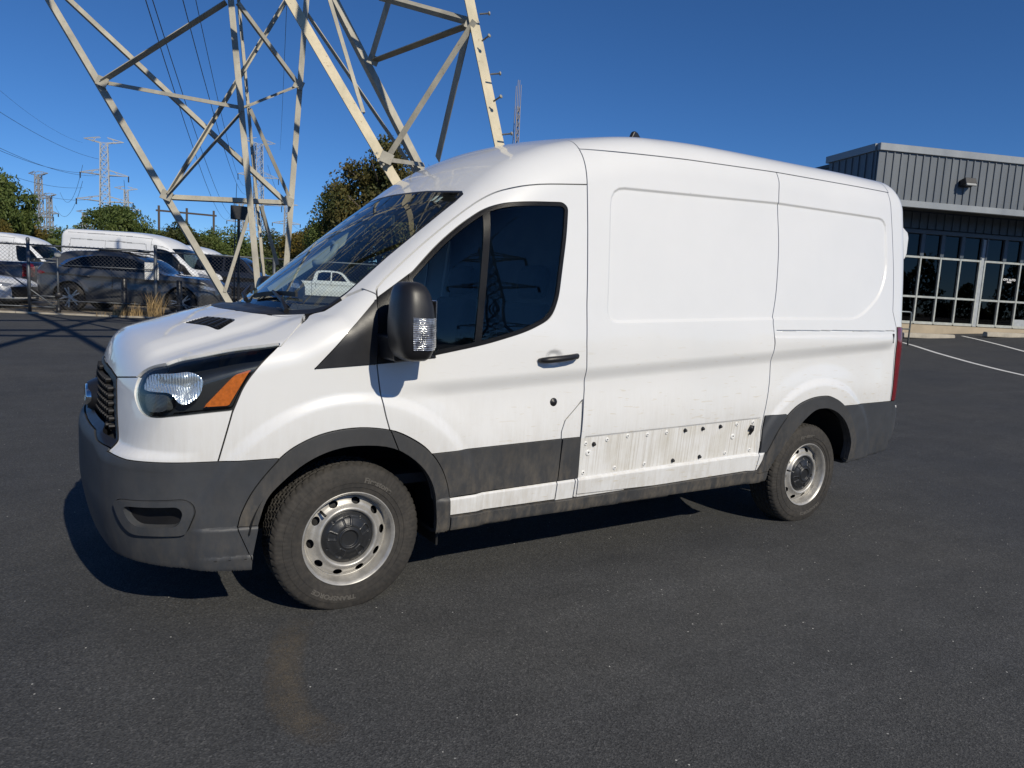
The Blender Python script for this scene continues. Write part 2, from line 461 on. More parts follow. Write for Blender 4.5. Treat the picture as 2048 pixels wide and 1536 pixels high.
# ------------------------------------------------------------------ shared materials
def white_paint():
    m, nt, b = new_mat('white_paint')
    tc = N(nt, 'ShaderNodeTexCoord'); sep = N(nt, 'ShaderNodeSeparateXYZ'); nt.links.new(tc.outputs['Object'], sep.inputs[0])
    # road film: thin brownish dirt that gathers low on the body, with blotches and rain streaks
    low = N(nt, 'ShaderNodeMapRange'); low.inputs[1].default_value = 1.05; low.inputs[2].default_value = .38
    nt.links.new(sep.outputs[2], low.inputs[0])
    n1 = tex_noise(nt, 3.5, 6, .65); n2 = tex_noise(nt, 9, 5, .7, stretch=(5, 5, .5))
    mu = N(nt, 'ShaderNodeMath', operation='MULTIPLY'); nt.links.new(n1.outputs[0], mu.inputs[0]); nt.links.new(n2.outputs[0], mu.inputs[1])
    r = ramp(nt, mu.outputs[0], [(.17, g3(0)), (.42, g3(1))])
    f = N(nt, 'ShaderNodeMath', operation='MULTIPLY'); nt.links.new(r.outputs[0], f.inputs[0]); nt.links.new(low.outputs[0], f.inputs[1])
    f2 = N(nt, 'ShaderNodeMath', operation='MULTIPLY', i_1=.62); nt.links.new(f.outputs[0], f2.inputs[0])
    # splashes: thin slanted flecks
    n3 = tex_noise(nt, 11, 2, .5, stretch=(1.0, 1, 7.0)); mp = n3.inputs['Vector'].links[0].from_node
    mp.inputs['Rotation'].default_value = (0, R(-28), 0)
    r3 = ramp(nt, n3.outputs[0], [(.655, g3(0)), (.70, g3(1))])
    fz = N(nt, 'ShaderNodeMapRange'); fz.inputs[1].default_value = 1.45; fz.inputs[2].default_value = .75; nt.links.new(sep.outputs[2], fz.inputs[0])
    fx_ = N(nt, 'ShaderNodeMapRange'); fx_.inputs[1].default_value = -1.6; fx_.inputs[2].default_value = -.4; nt.links.new(sep.outputs[0], fx_.inputs[0])
    fzx = N(nt, 'ShaderNodeMath', operation='MULTIPLY'); nt.links.new(fz.outputs[0], fzx.inputs[0]); nt.links.new(fx_.outputs[0], fzx.inputs[1])
    f3 = N(nt, 'ShaderNodeMath', operation='MULTIPLY'); nt.links.new(r3.outputs[0], f3.inputs[0]); nt.links.new(fzx.outputs[0], f3.inputs[1])
    f4 = N(nt, 'ShaderNodeMath', operation='MULTIPLY', i_1=.42); nt.links.new(f3.outputs[0], f4.inputs[0])
    n4 = tex_noise(nt, 1.6, 4, .6); base = ramp(nt, n4.outputs[0], [(.3, (.755, .76, .755)), (.7, (.80, .80, .79))])
    c1 = mixc(nt, f2.outputs[0], base.outputs[0], (.46, .41, .33)); c2 = mixc(nt, f4.outputs[0], c1, (.55, .46, .30))
    nt.links.new(c2, b.inputs['Base Color'])
    b.inputs['Roughness'].default_value = .38
    b.inputs['Coat Weight'].default_value = .9
    cr = N(nt, 'ShaderNodeMapRange'); cr.inputs[3].default_value = .05; cr.inputs[4].default_value = .45
    nt.links.new(f.outputs[0], cr.inputs[0]); nt.links.new(cr.outputs[0], b.inputs['Coat Roughness'])
    b.inputs['Coat IOR'].default_value = 1.45
    return m
def dull_plastic(name='grey_plastic', col=(.047, .051, .058), dirt=.22):
    m, nt, b = new_mat(name)
    n = tex_noise(nt, 5, 6, .65); n2 = tex_noise(nt, 7, 5, .7, stretch=(3, 3, 1.2))
    a = ramp(nt, n.outputs[0], [(.3, [c * .85 for c in col]), (.7, [c * 1.2 for c in col])])
    tc = N(nt, 'ShaderNodeTexCoord'); sep = N(nt, 'ShaderNodeSeparateXYZ'); nt.links.new(tc.outputs['Object'], sep.inputs[0])
    low = N(nt, 'ShaderNodeMapRange'); low.inputs[1].default_value = .85; low.inputs[2].default_value = .30; nt.links.new(sep.outputs[2], low.inputs[0])
    rr = ramp(nt, n2.outputs[0], [(.42, g3(0)), (.75, g3(1))])
    f = N(nt, 'ShaderNodeMath', operation='MULTIPLY'); nt.links.new(rr.outputs[0], f.inputs[0]); nt.links.new(low.outputs[0], f.inputs[1])
    f2 = N(nt, 'ShaderNodeMath', operation='MULTIPLY', i_1=dirt); nt.links.new(f.outputs[0], f2.inputs[0])
    nt.links.new(mixc(nt, f2.outputs[0], a.outputs[0], (.20, .17, .13)), b.inputs['Base Color'])
    b.inputs['Roughness'].default_value = .52; b.inputs['Specular IOR Level'].default_value = .45
    n3 = tex_noise(nt, 420, 2, .5); bump(nt, b, n3.outputs[0], .25, .0012)
    return m
M = {}
M['white'] = white_paint()
M['plastic'] = dull_plastic()
M['plastic_dirty'] = dull_plastic('dusty_plastic', (.050, .051, .053), .75)
M['black_trim'] = plain('black_trim', (.014, .014, .016), .42, bmp=.08, bscale=300)
M['rubber'] = plain('rubber_seal', (.012, .012, .012), .6)
M['dark'] = plain('dark_cavity', (.012, .012, .013), .8)
M['glass_ws'] = glass_mat('windshield_glass', (.74, .84, .81), 1.5)
M['glass_side'] = glass_mat('tinted_glass', (.16, .20, .22), 1.5)
M['glass_clear'] = glass_mat('clear_lens', (.88, .92, .93), 1.45)
M['chrome'] = plain('chrome', (.78, .79, .80), .12, 1.0, var=.04)
M['steel'] = plain('wheel_steel_paint', (.47, .455, .425), .42, .5, var=.2, scale=14)
M['amber'] = plain('amber_lens', (.62, .145, .018), .16, var=.25, scale=60, coat=.8)
M['red'] = plain('red_lens', (.17, .007, .011), .15, var=.2, scale=30, coat=.8)
M['interior'] = plain('interior_trim', (.03, .031, .033), .7)
M['interior_grey'] = plain('interior_grey', (.36, .37, .36), .65)
M['seat'] = plain('seat_cloth', (.035, .036, .04), .9, bmp=.2, bscale=200)
M['reflect_white'] = plain('white_plate', (.78, .78, .76), .45)
M['rub_dark'] = plain('hub_plastic', (.02, .021, .023), .38, bmp=.1, bscale=250)

def reflector_mat():
    m, nt, b = new_mat('reflector_chrome'); b.inputs['Metallic'].default_value = .72; b.inputs['Base Color'].default_value = (.88, .90, .92, 1); b.inputs['Roughness'].default_value = .22
    w = N(nt, 'ShaderNodeTexWave'); w.inputs['Scale'].default_value = 34; w.inputs['Distortion'].default_value = 3; tc = N(nt, 'ShaderNodeTexCoord'); nt.links.new(tc.outputs['Object'], w.inputs[0])
    v = N(nt, 'ShaderNodeTexVoronoi'); v.inputs['Scale'].default_value = 26; nt.links.new(tc.outputs['Object'], v.inputs[0])
    ad = N(nt, 'ShaderNodeMath', operation='ADD'); nt.links.new(w.outputs['Fac'], ad.inputs[0]); nt.links.new(v.outputs['Distance'], ad.inputs[1])
    bump(nt, b, ad.outputs[0], .38, .01); return m
def fluted_mat():
    m, nt, b = new_mat('fluted_lens'); b.inputs['Base Color'].default_value = (.15, .155, .16, 1); b.inputs['Metallic'].default_value = .4; b.inputs['Roughness'].default_value = .2
    w = N(nt, 'ShaderNodeTexWave', bands_direction='Z'); w.inputs['Scale'].default_value = 60; tc = N(nt, 'ShaderNodeTexCoord'); nt.links.new(tc.outputs['Object'], w.inputs[0])
    bump(nt, b, w.outputs['Fac'], .8, .004); return m
M['reflector'] = reflector_mat(); M['fluted'] = fluted_mat()
M['glass_side'] = glass_mat('door_glass', (.70, .78, .77), 1.5)
M['clip_hole'] = M['dark']
M['blue_badge'] = plain('blue_badge', (.01, .03, .16), .25, coat=.6)

def streaked_mat():
    m, nt, b = new_mat('streaked_white'); n = tex_noise(nt, 14, 5, .7, stretch=(5.5, 1, .10)); n2 = tex_noise(nt, 5, 5, .65); n3 = tex_noise(nt, 40, 3, .6)
    r = ramp(nt, n.outputs[0], [(.34, (.58, .555, .51)), (.47, (.71, .70, .675)), (.58, (.78, .78, .765))]); r2 = ramp(nt, n2.outputs[0], [(.35, (.88, .86, .81)), (.6, (1, 1, 1))])
    nt.links.new(mixc(nt, 1.0, r.outputs[0], r2.outputs[0], 'MULTIPLY'), b.inputs['Base Color']); b.inputs['Roughness'].default_value = .6; bump(nt, b, n.outputs[0], .10, .004); return m
M['streaked'] = streaked_mat()
# ------------------------------------------------------------------ the white panel van
VO = (1.65, 0, 0)                     # the van's origin: on the ground midway between the axles
van = empty('panel_van', VO)
tag(van, 'large white panel van with grey lower cladding filling the foreground', 'van')
def vpart(name, me, mat, parent=None):
    return link(name, me, mat, parent or van) if me is not None else None

def spl(pts, n=6):
    """smooth open curve through pts"""
    P = np.array(pts, float); P = np.vstack([2 * P[0] - P[1], P, 2 * P[-1] - P[-2]]); out = []
    for i in range(1, len(P) - 2):
        for t in np.linspace(0, 1, n, endpoint=False):
            out.append(.5 * (2 * P[i] + (P[i + 1] - P[i - 1]) * t + (2 * P[i - 1] - 5 * P[i] + 4 * P[i + 1] - P[i + 2]) * t * t + (3 * P[i] - P[i - 1] - 3 * P[i + 1] + P[i + 2]) * t ** 3))
    return [tuple(q) for q in out] + [tuple(P[-2])]
def bb(fun, lo, hi, mrg=.06):
    """evaluate a signed function only near its own box"""
    lo = np.array(lo) - mrg; hi = np.array(hi) + mrg
    def g(P):
        m = np.all((P >= lo) & (P <= hi), axis=1); out = np.full(len(P), .5)
        if m.any(): out[m] = fun(P[m])
        return out
    return g
def sg(poly, ymin=.55):               # region drawn on the side (x, z)
    p = np.asarray(poly, float)
    return bb(lambda P: np.maximum(sdf_poly(p, P[:, 0], P[:, 2]), ymin - P[:, 1]), (p[:, 0].min(), ymin, p[:, 1].min()), (p[:, 0].max(), 1.3, p[:, 1].max()))
def fg(poly, xmax):                   # region drawn on the front (y, z)
    p = np.asarray(poly, float)
    return bb(lambda P: np.maximum(sdf_poly(p, P[:, 1], P[:, 2]), P[:, 0] - xmax), (-2, p[:, 0].min(), p[:, 1].min()), (xmax, p[:, 0].max(), p[:, 1].max()))
def tg(poly, zmin):                   # region drawn from above (x, y)
    p = np.asarray(poly, float)
    return bb(lambda P: np.maximum(sdf_poly(p, P[:, 0], P[:, 1]), zmin - P[:, 2]), (p[:, 0].min(), p[:, 1].min(), zmin), (p[:, 0].max(), p[:, 1].max(), 3))

FLO = [(-.492, .45), (-.475, .525), (-.425, .629), (-.333, .745), (-.25, .808), (-.135, .853), (.008, .868), (.151, .849), (.253, .806), (.346, .741), (.422, .642), (.468, .517), (.482, .39), (.482, .32)]
FLI = [(.412, .31), (.411, .401), (.379, .559), (.303, .674), (.168, .764), (.012, .788), (-.113, .774), (-.224, .724), (-.320, .643), (-.379, .568), (-.411, .45)]
RLO = [(2.70, .415), (2.777, .544), (2.883, .724), (3.01, .838), (3.156, .890), (3.30, .904), (3.40, .893), (3.515, .845), (3.62, .765), (3.70, .66), (3.76, .55), (3.765, .43)]
RLI = [(3.688, .42), (3.689, .55), (3.605, .684), (3.50, .765), (3.40, .806), (3.30, .82), (3.19, .80), (3.047, .695), (2.91, .545), (2.82, .415)]
FLO = spl(FLO, 4); FLI = spl(FLI, 4); RLO = spl(RLO, 4); RLI = spl(RLI, 4)
WELL_F = FLI + [(-.43, .32), (-.43, .1), (.42, .1)]
WELL_R = RLI + [(2.80, .1), (3.69, .1)]
DOOR = [(1.262, .408), (1.256, .74), (1.268, 1.0), (1.25, 1.25), (1.25, 1.46), (1.264, 1.85), (1.268, 2.078), (.966, 2.043), (.797, 2.003), (.69, 1.957), (.557, 1.868), (.358, 1.71), (.199, 1.572), (.125, 1.503), (.097, 1.455),
        (.086, 1.28), (.082, 1.16), (.098, 1.05), (.12, .94), (.148, .85), (.18, .72), (.25, .58), (.33, .40)]
DOOR = DOOR[:6] + spl(DOOR[6:16], 4) + spl(DOOR[16:20], 3) + DOOR[20:]
WIN = round_poly([(.236, 1.537, .02), (.40, 1.703, .1), (.535, 1.813, .1), (.656, 1.893, .1), (.76, 1.93, .1), (.90, 1.950, .1), (1.105, 1.968, .045), (1.139, 1.945, .045), (1.125, 1.80, .1), (1.095, 1.64, .1), (1.066, 1.47, .08), (1.02, 1.372, .08), (.88, 1.306, .08), (.642, 1.240, .1), (.391, 1.192, 0), (.33, 1.18, 0)], .05)
def inset(poly, d):
    p = np.asarray(poly); c = p.mean(0); out = []
    n = len(p)
    for i in range(n):
        t = p[(i + 1) % n] - p[i - 1]; t = t / (np.linalg.norm(t) + 1e-9); nn = np.array([-t[1], t[0]])
        if np.dot(nn, c - p[i]) < 0: nn = -nn
        out.append(p[i] + nn * d)
    return np.array(out)
GLS = inset(WIN, .020)
def barx(z): return .592 + (z - 1.25) * .112
HEAD = round_poly([(-.848, .985, .03), (-.838, 1.035, .02), (-.822, 1.072, .02), (-.80, 1.10, .03), (-.696, 1.147, .03), (-.499, 1.196, .05), (-.318, 1.230, .004), (-.401, 1.157, .06), (-.469, 1.066, .06), (-.512, .957, .012), (-.67, .941, .1), (-.832, .914, .045)], .02)
FENDER = [(-.318, 1.230), (-.279, 1.256), (-.203, 1.315), (-.155, 1.346), (-.097, 1.369), (.0, 1.44), (.06, 1.475), (.097, 1.455), (.086, 1.28), (.082, 1.16), (.098, 1.05), (.12, .94), (.148, .85), (.2, .70), (-.35, .60), (-.568, .735), (-.514, .949), (-.469, 1.066), (-.401, 1.157)]
CSEAM = [(2.69, .40), (2.712, .547), (2.728, .807), (2.762, 1.007), (2.764, 1.119), (2.757, 1.186), (2.762, 1.261), (2.748, 1.36), (2.745, 1.409), (2.777, 1.545), (2.80, 1.70), (2.819, 1.894), (2.818, 2.154), (2.84, 2.35)]
CSEAM = spl(CSEAM, 3)
GUT = [(1.27, 2.272), (1.316, 2.276), (2.017, 2.315), (2.816, 2.346), (4.12, 2.368)]
RSEAM = [(4.10, 2.37), (4.112, 2.1), (4.118, 1.8), (4.10, 1.50), (4.15, 1.385)]
def gutz(x): return np.interp(x, [p[0] for p in GUT], [p[1] for p in GUT])
LOAD = [(1.262, .42)] + CSEAM[:-1] + [(2.826, 2.347)] + [(2.017, 2.315), (1.316, 2.276), (1.27, 2.272), (1.268, 2.078), (1.264, 1.85), (1.25, 1.46), (1.25, 1.25), (1.268, 1.0), (1.256, .74)]
QUART = [(2.826, 2.347), (4.10, 2.368)] + RSEAM[1:] + [(4.19, .79), (3.55, .79), (3.3, .5), (2.75, .40)] + CSEAM[:-1]
QUART = [(2.826, 2.347), (4.10, 2.368)] + RSEAM[1:] + [(4.165, .82), (3.6, .70), (3.3, .5), (2.69, .40)] + CSEAM[1:-1]
WSP = [(0, 2.016), (.43, 2.006), (.735, 1.986), (.775, 1.965), (.79, 1.92), (.797, 1.81), (.80, 1.63), (.828, 1.45), (.822, 1.385), (.80, 1.362), (.735, 1.348), (.60, 1.334), (.367, 1.339), (0, 1.343)]
WSG = [(0, 2.009), (.43, 1.999), (.725, 1.979), (.768, 1.955), (.782, 1.81), (.786, 1.63), (.812, 1.46), (.80, 1.395), (.735, 1.372), (.60, 1.360), (.367, 1.363), (0, 1.37)]
WSP = [(-.2, 1.343), (-.2, 2.016)] + WSP[1:-1]
WSG = [(-.2, 1.37), (-.2, 2.009)] + WSG[1:-1]
def hood_g(P):
    poly = np.array([(-1.2, -.2), (-1.2, .75), (-.84, .648), (-.80, .70), (-.696, .829), (-.499, .908), (-.318, .955), (-.279, .919), (-.203, .846), (-.163, .741), (-.28, .600), (-.378, .367), (-.40, .1), (-.40, -.2)])
    lip = np.interp(P[:, 1], [0, .30, .427, .646, .8], [1.075, 1.052, 1.031, 1.058, 1.09])
    return np.maximum(sdf_poly(poly, P[:, 0], P[:, 1]), lip - P[:, 2])
hoodg = bb(hood_g, (-1.2, -.1, 1.0), (-.1, 1.05, 1.4))
VENT = round_poly([(-.616, .317), (-.512, .315), (-.415, .534), (-.503, .599)], .02)
GRIL = [(-.2, 1.075), (.30, 1.052), (.432, 1.031), (.50, .94), (.648, .755), (.52, .768), (.42, .795), (-.2, .80)]
GRIN = [(-.2, 1.050), (.29, 1.028), (.405, 1.006), (.47, .93), (.61, .785), (.52, .797), (.42, .822), (-.2, .826)]
FOGO = round_poly([(-.925, .570), (-.679, .588), (-.640, .539), (-.678, .433), (-.867, .429), (-.903, .487)], .03)
FOGI = round_poly([(-.892, .551), (-.709, .560), (-.690, .533), (-.708, .472), (-.845, .468), (-.873, .494)], .025)
REFL = round_poly([(-.815, 1.085, .03), (-.669, 1.128, .05), (-.622, 1.091, .05), (-.630, 1.015, .05), (-.685, .975, .03), (-.715, .978, .02), (-.752, 1.028, .02), (-.838, 1.012, .02)], .03)
REFB = round_poly([(-.840, 1.000), (-.767, 1.018), (-.77, .948), (-.836, .93)], .02)
AMBR = round_poly([(-.622, .968), (-.504, 1.102), (-.445, 1.125), (-.528, .973)], .008)
def bumper_line(x): return np.interp(x, [-1, -.94, -.89, -.56, -.3], [.744, .744, .738, .741, .749])
def flare_x(z): return np.interp(z, [.2, .3, .45, .525, .629, .749], [-.43, -.43, -.492, -.475, -.425, -.333])
bumpg = bb(lambda P: np.maximum(P[:, 2] - np.maximum(bumper_line(P[:, 0]), np.interp(P[:, 1], [0, .42, .52, .648, .66], [.80, .795, .768, .755, .70])), (P[:, 0] - flare_x(P[:, 2])) * .9), (-1.2, -.1, .1), (-.3, 1.2, .84))
split_y = lambda P: P[:, 1]

vs = Shell(F_van, (-1.12, -.022, .12), (4.48, 1.14, 2.62), .0105)
vs.cut(lambda P: P[:, 1]); vs.V[np.abs(vs.V[:, 1]) < 1e-7, 1] = 0
vs.keep(vs.cen()[:, 1] > 0)
# rows of vertices along the pressed edges keep them crisp
def edge_rows(fun, lo, hi, vals):
    for c in vals: vs.cut(bb(lambda P: fun(P) - c, lo, hi))
edge_rows(lambda P: sdf_poly(REC, P[:, 0], P[:, 2]), (1.3, .8, 1.3), (4.1, 1.1, 2.25), (.0062, .001, -.0035, -.008, -.0132))
edge_rows(lambda P: P[:, 2] - zstep(P[:, 0]), (.40, .9, .45), (2.80, 1.1, .58), (.0102, .001, -.0082))
edge_rows(lambda P: P[:, 2] - ztrim(P[:, 0]), (1.28, .9, .70), (2.72, 1.1, .82), (.0042, -.002, -.0082))
vs.project(3)
GAP = .0065
REG = [  # (name, signed function, gap)
    ('well_f', sg(WELL_F, .45), 0), ('well_r', sg(WELL_R, .45), 0),
    ('flare_f_rear', bb(lambda P: np.maximum(sdf_poly(np.array(FLO + FLI), P[:, 0], P[:, 2]), (.148 + (.85 - P[:, 2]) * .45) - P[:, 0]), (.1, .6, .3), (.5, 1.2, .9)), .006),
    ('flare_f', sg(FLO + FLI, .6), .004), ('flare_r', sg(RLO + RLI, .6), .004),
    ('glass_a', bb(lambda P: np.maximum(sdf_poly(GLS, P[:, 0], P[:, 2]), P[:, 0] - barx(P[:, 2]) + .018), (.2, .7, 1.1), (1.2, 1.2, 2)), 0),
    ('glass_b', bb(lambda P: np.maximum(sdf_poly(GLS, P[:, 0], P[:, 2]), barx(P[:, 2]) + .018 - P[:, 0]), (.2, .7, 1.1), (1.2, 1.2, 2)), 0),
    ('frame', sg(WIN, .7), .003),
    ('tri_f', sg([(-.19, 1.128), (.083, 1.148), (.089, 1.40), (.092, 1.435)], .7), .003),
    ('tri_d', sg([(.0835, 1.148), (.37, 1.175), (.35, 1.3), (.27, 1.57), (.228, 1.539), (.094, 1.44), (.089, 1.40)], .7), .003),
    ('head', sg(HEAD, .50), .006),
    ('ws_glass', fg(WSG, .75), 0), ('ws', fg(WSP, .80), .003),
    ('grille', fg(GRIN, -.6), 0), ('grille_frame', fg(GRIL, -.6), .004),
    ('fog_i', sg(FOGI, .5), 0), ('fog_o', sg(FOGO, .5), .003),
    ('vent', tg(VENT, 1.1), .003), ('hood', hoodg, GAP),
    ('sill', sg([(.38, .2), (.38, .398), (1.12, .402), (1.93, .415), (2.70, .432), (2.86, .435), (2.86, .2)], .5), .004),
    ('clad_a', sg([(.30, .722), (.372, .722), (1.124, .742), (1.124, .508), (.467, .491), (.40, .49)], .6), .003),
    ('clad_b', sg([(1.131, .742), (1.252, .744), (1.262, .512), (1.126, .509)], .6), .003),
    ('clad_c', sg([(2.735, .79), (2.93, .795), (2.90, .60), (2.80, .55), (2.716, .55)], .6), .003),
    ('bumper', bumpg, .004),
    ('tail', sg([(4.16, 1.385), (4.165, 1.25), (4.175, .835), (4.5, .835), (4.5, 1.385)], .80), .005),
    ('bumper_r', sg([(3.55, .826), (4.148, .832), (4.5, .832), (4.5, .2), (3.6, .2)], .3), .004),
    ('corner', sg([(1.258, .945), (1.20, .89), (1.145, .84), (1.124, .78), (1.128, .70), (1.25, .70)], .6), GAP), ('corner_low', sg([(1.128, .70), (1.12, .40), (1.24, .40), (1.25, .70)], .6), GAP),
    ('door', sg(DOOR, .6), GAP), ('fender', sg(FENDER, .55), GAP),
    ('bay', sg([(1.275, .516), (2.698, .549), (2.712, .772), (1.268, .735)], .6), 0), ('load', sg(LOAD, .6), GAP), ('quarter', sg(QUART, .6), GAP),
    ('rail', sg([(2.775, 1.333), (4.13, 1.353), (4.13, 1.361), (2.775, 1.344)], .6), 0),
    ('roof', bb(lambda P: np.maximum(np.maximum(gutz(P[:, 0]) - P[:, 2], 1.27 + .11 * np.maximum(.83 - P[:, 1], 0) - P[:, 0]), P[:, 0] - 4.115), (1.2, -.1, 2.2), (4.2, 1.1, 2.7)), GAP),
    ('rear_corner', bb(lambda P: np.maximum(np.maximum(4.1 - P[:, 0], .66 - P[:, 1]), .8 - P[:, 2]), (4.0, .5, .7), (4.5, 1.1, 2.7)), GAP),
]
for nm, g, gap in REG:
    if gap:
        vs.cut(lambda P: g(P) - gap / 2); vs.cut(lambda P: g(P) + gap / 2)
    else: vs.cut(g)
for pl in (REFL, REFB, AMBR): vs.cut(sg(pl, .5))
vn = vs.normals(); vc = vs.cen(); lab = np.full(len(vs.T), -1)
fn_ = vn[vs.T].mean(1)
NM = [r[0] for r in REG] + ['gap', 'under', 'cab', 'fascia', 'rear_door']
ID = {n: i for i, n in enumerate(NM)}
for nm, g, gap in REG[:2]: lab[(lab < 0) & (g(vc) < 0)] = ID[nm]
lab[(lab < 0) & (fn_[:, 2] < -.55) & (vc[:, 2] < .6)] = ID['under']
rail_first = ['well_f', 'well_r', 'rail']
for nm, g, gap in sorted(REG, key=lambda r: 0 if r[0] in rail_first else 1):
    v = g(vc); fr = lab < 0
    lab[fr & (v < -gap / 2)] = ID[nm]; lab[fr & (np.abs(v) <= gap / 2) & (gap > 0)] = ID['gap']
fr = lab < 0
lab[fr & (vc[:, 0] < -.3) & (vc[:, 2] < .735)] = ID['bumper']; fr = lab < 0
lab[fr & (vc[:, 0] < -.3) & (vc[:, 2] < 1.2)] = ID['fascia']
lab[fr & (vc[:, 0] > 3.9)] = ID['rear_door']
lab[(lab < 0)] = ID['cab']
def vm(name, off=0., rim=.018, side=True, both=False):
    return panel_mesh(name, vs, vn, lab == ID[name], off, rim, mirror=side and not both, both=both, origin=VO)
def pair(objname, key, mat, off=0., rim=.018, parent=None, par2=None):
    """near-side panel plus its mirror image on the far side"""
    me = vm(key, off, rim)
    if me is None: print('EMPTY region', key); return None, None
    a = vpart(objname, me, mat, parent); b = link(objname, me, None, par2 or van, scale=(1, -1, 1))
    return a, b
W_ = M['white']
hood = vpart('hood', vm('hood', both=True), W_)
vpart('roof', vm('roof', both=True), W_)
vpart('cab_shell', vm('cab', both=True), W_)
vpart('front_panel', vm('fascia', both=True), W_)
vpart('rear_door_panel', vm('rear_door', both=True), W_)
ws_frame = vpart('windshield_surround', vm('ws', -.002, both=True), M['black_trim'])
vpart('windshield_glass', vm('ws_glass', -.002, .004, both=True), M['glass_ws'], ws_frame)
grille = vpart('grille', vm('grille_frame', .004, .04, both=True), M['black_trim'])
vpart('grille_backing', vm('grille', -.035, .0, both=True), M['dark'], grille)
bumper = vpart('front_bumper', vm('bumper', .010, .05, both=True), M['plastic'])
vpart('seam_channel', vm('gap', -.014, 0, both=True), M['rubber'])
vpart('underbody', vm('under', both=True), M['dark'])
pair('fender', 'fender', W_)
load, load2 = pair('load_panel', 'load', W_)
pair('bare_lower_panel', 'bay', M['streaked'], 0, 0)
quarter, _ = pair('quarter_panel', 'quarter', W_)
pair('sliding_rail_slot', 'rail', W_, -.012, .0)
pair('rear_corner_panel', 'rear_corner', W_)
door, door2 = pair('door', 'door', W_)
pair('filler_panel', 'corner', W_); pair('filler_panel', 'corner_low', W_)
pair('door_window_frame', 'frame', M['black_trim'], .0, .02, door, door2)
pair('door_glass', 'glass_b', M['glass_side'], -.006, .004, door, door2)
pair('quarter_glass', 'glass_a', M['glass_side'], -.006, .004, door, door2)
pair('mirror_base_trim', 'tri_d', M['black_trim'], .006, .02, door, door2)
pair('fender_trim', 'tri_f', M['black_trim'], .006, .02)
pair('wheel_arch_flare', 'flare_f', M['plastic_dirty'], .016, .06)
pair('wheel_arch_flare', 'flare_f_rear', M['plastic_dirty'], .016, .06)
pair('wheel_arch_flare', 'flare_r', M['plastic_dirty'], .016, .06)
pair('door_cladding', 'clad_a', M['plastic_dirty'], .010, .02)
pair('door_cladding', 'clad_b', M['plastic_dirty'], .010, .02)
pair('side_cladding', 'clad_c', M['plastic'], .010, .02)
pair('rear_bumper_corner', 'bumper_r', M['plastic'], .010, .05)
pair('sill_strip', 'sill', M['plastic_dirty'], .018, .05)
pair('tail_light', 'tail', M['red'], .006, .03)

pair('fog_bezel', 'fog_o', M['plastic'], .026, .04)
pair('fog_insert', 'fog_i', M['black_trim'], lambda V: -.006 - .05 * np.clip(-sdf_poly(FOGI, V[:, 0], V[:, 2]) / .03, 0, 1), .03)
def submask(poly): return (lab == ID['head']) & (sdf_poly(poly, vc[:, 0], vc[:, 2]) < 0)
hl_me = panel_mesh('headlight_housing', vs, vn, lab == ID['head'], -.065, .0, mirror=True, origin=VO)
hl = []
for sy in (1, -1):
    h = link('headlight', hl_me, M['rub_dark'], van, scale=(1, sy, 1)); hl.append(h)
def hpair(name, me, mat):
    for h in hl: link(name, me, mat, h)
hpair('lens_cover', vm('head', -.001, .03), M['glass_clear'])
hpair('reflector', panel_mesh('reflector', vs, vn, submask(REFL), lambda V: -.022 - .040 * np.clip(-sdf_poly(REFL, V[:, 0], V[:, 2]) / .055, 0, 1) ** 1.3, .03, mirror=True, origin=VO, recompute=True), M['reflector'])
hpair('fluted_panel', panel_mesh('fluted_panel', vs, vn, submask(REFB), -.03, .03, mirror=True, origin=VO), M['fluted'])
hpair('turn_signal', panel_mesh('turn_signal', vs, vn, submask(AMBR), -.014, .04, mirror=True, origin=VO), M['amber'])
hpair('vent_dummy', None, None) if False else None
vpart('hood_vent', vm('vent', -.012, .012, both=True), M['black_trim'], hood)
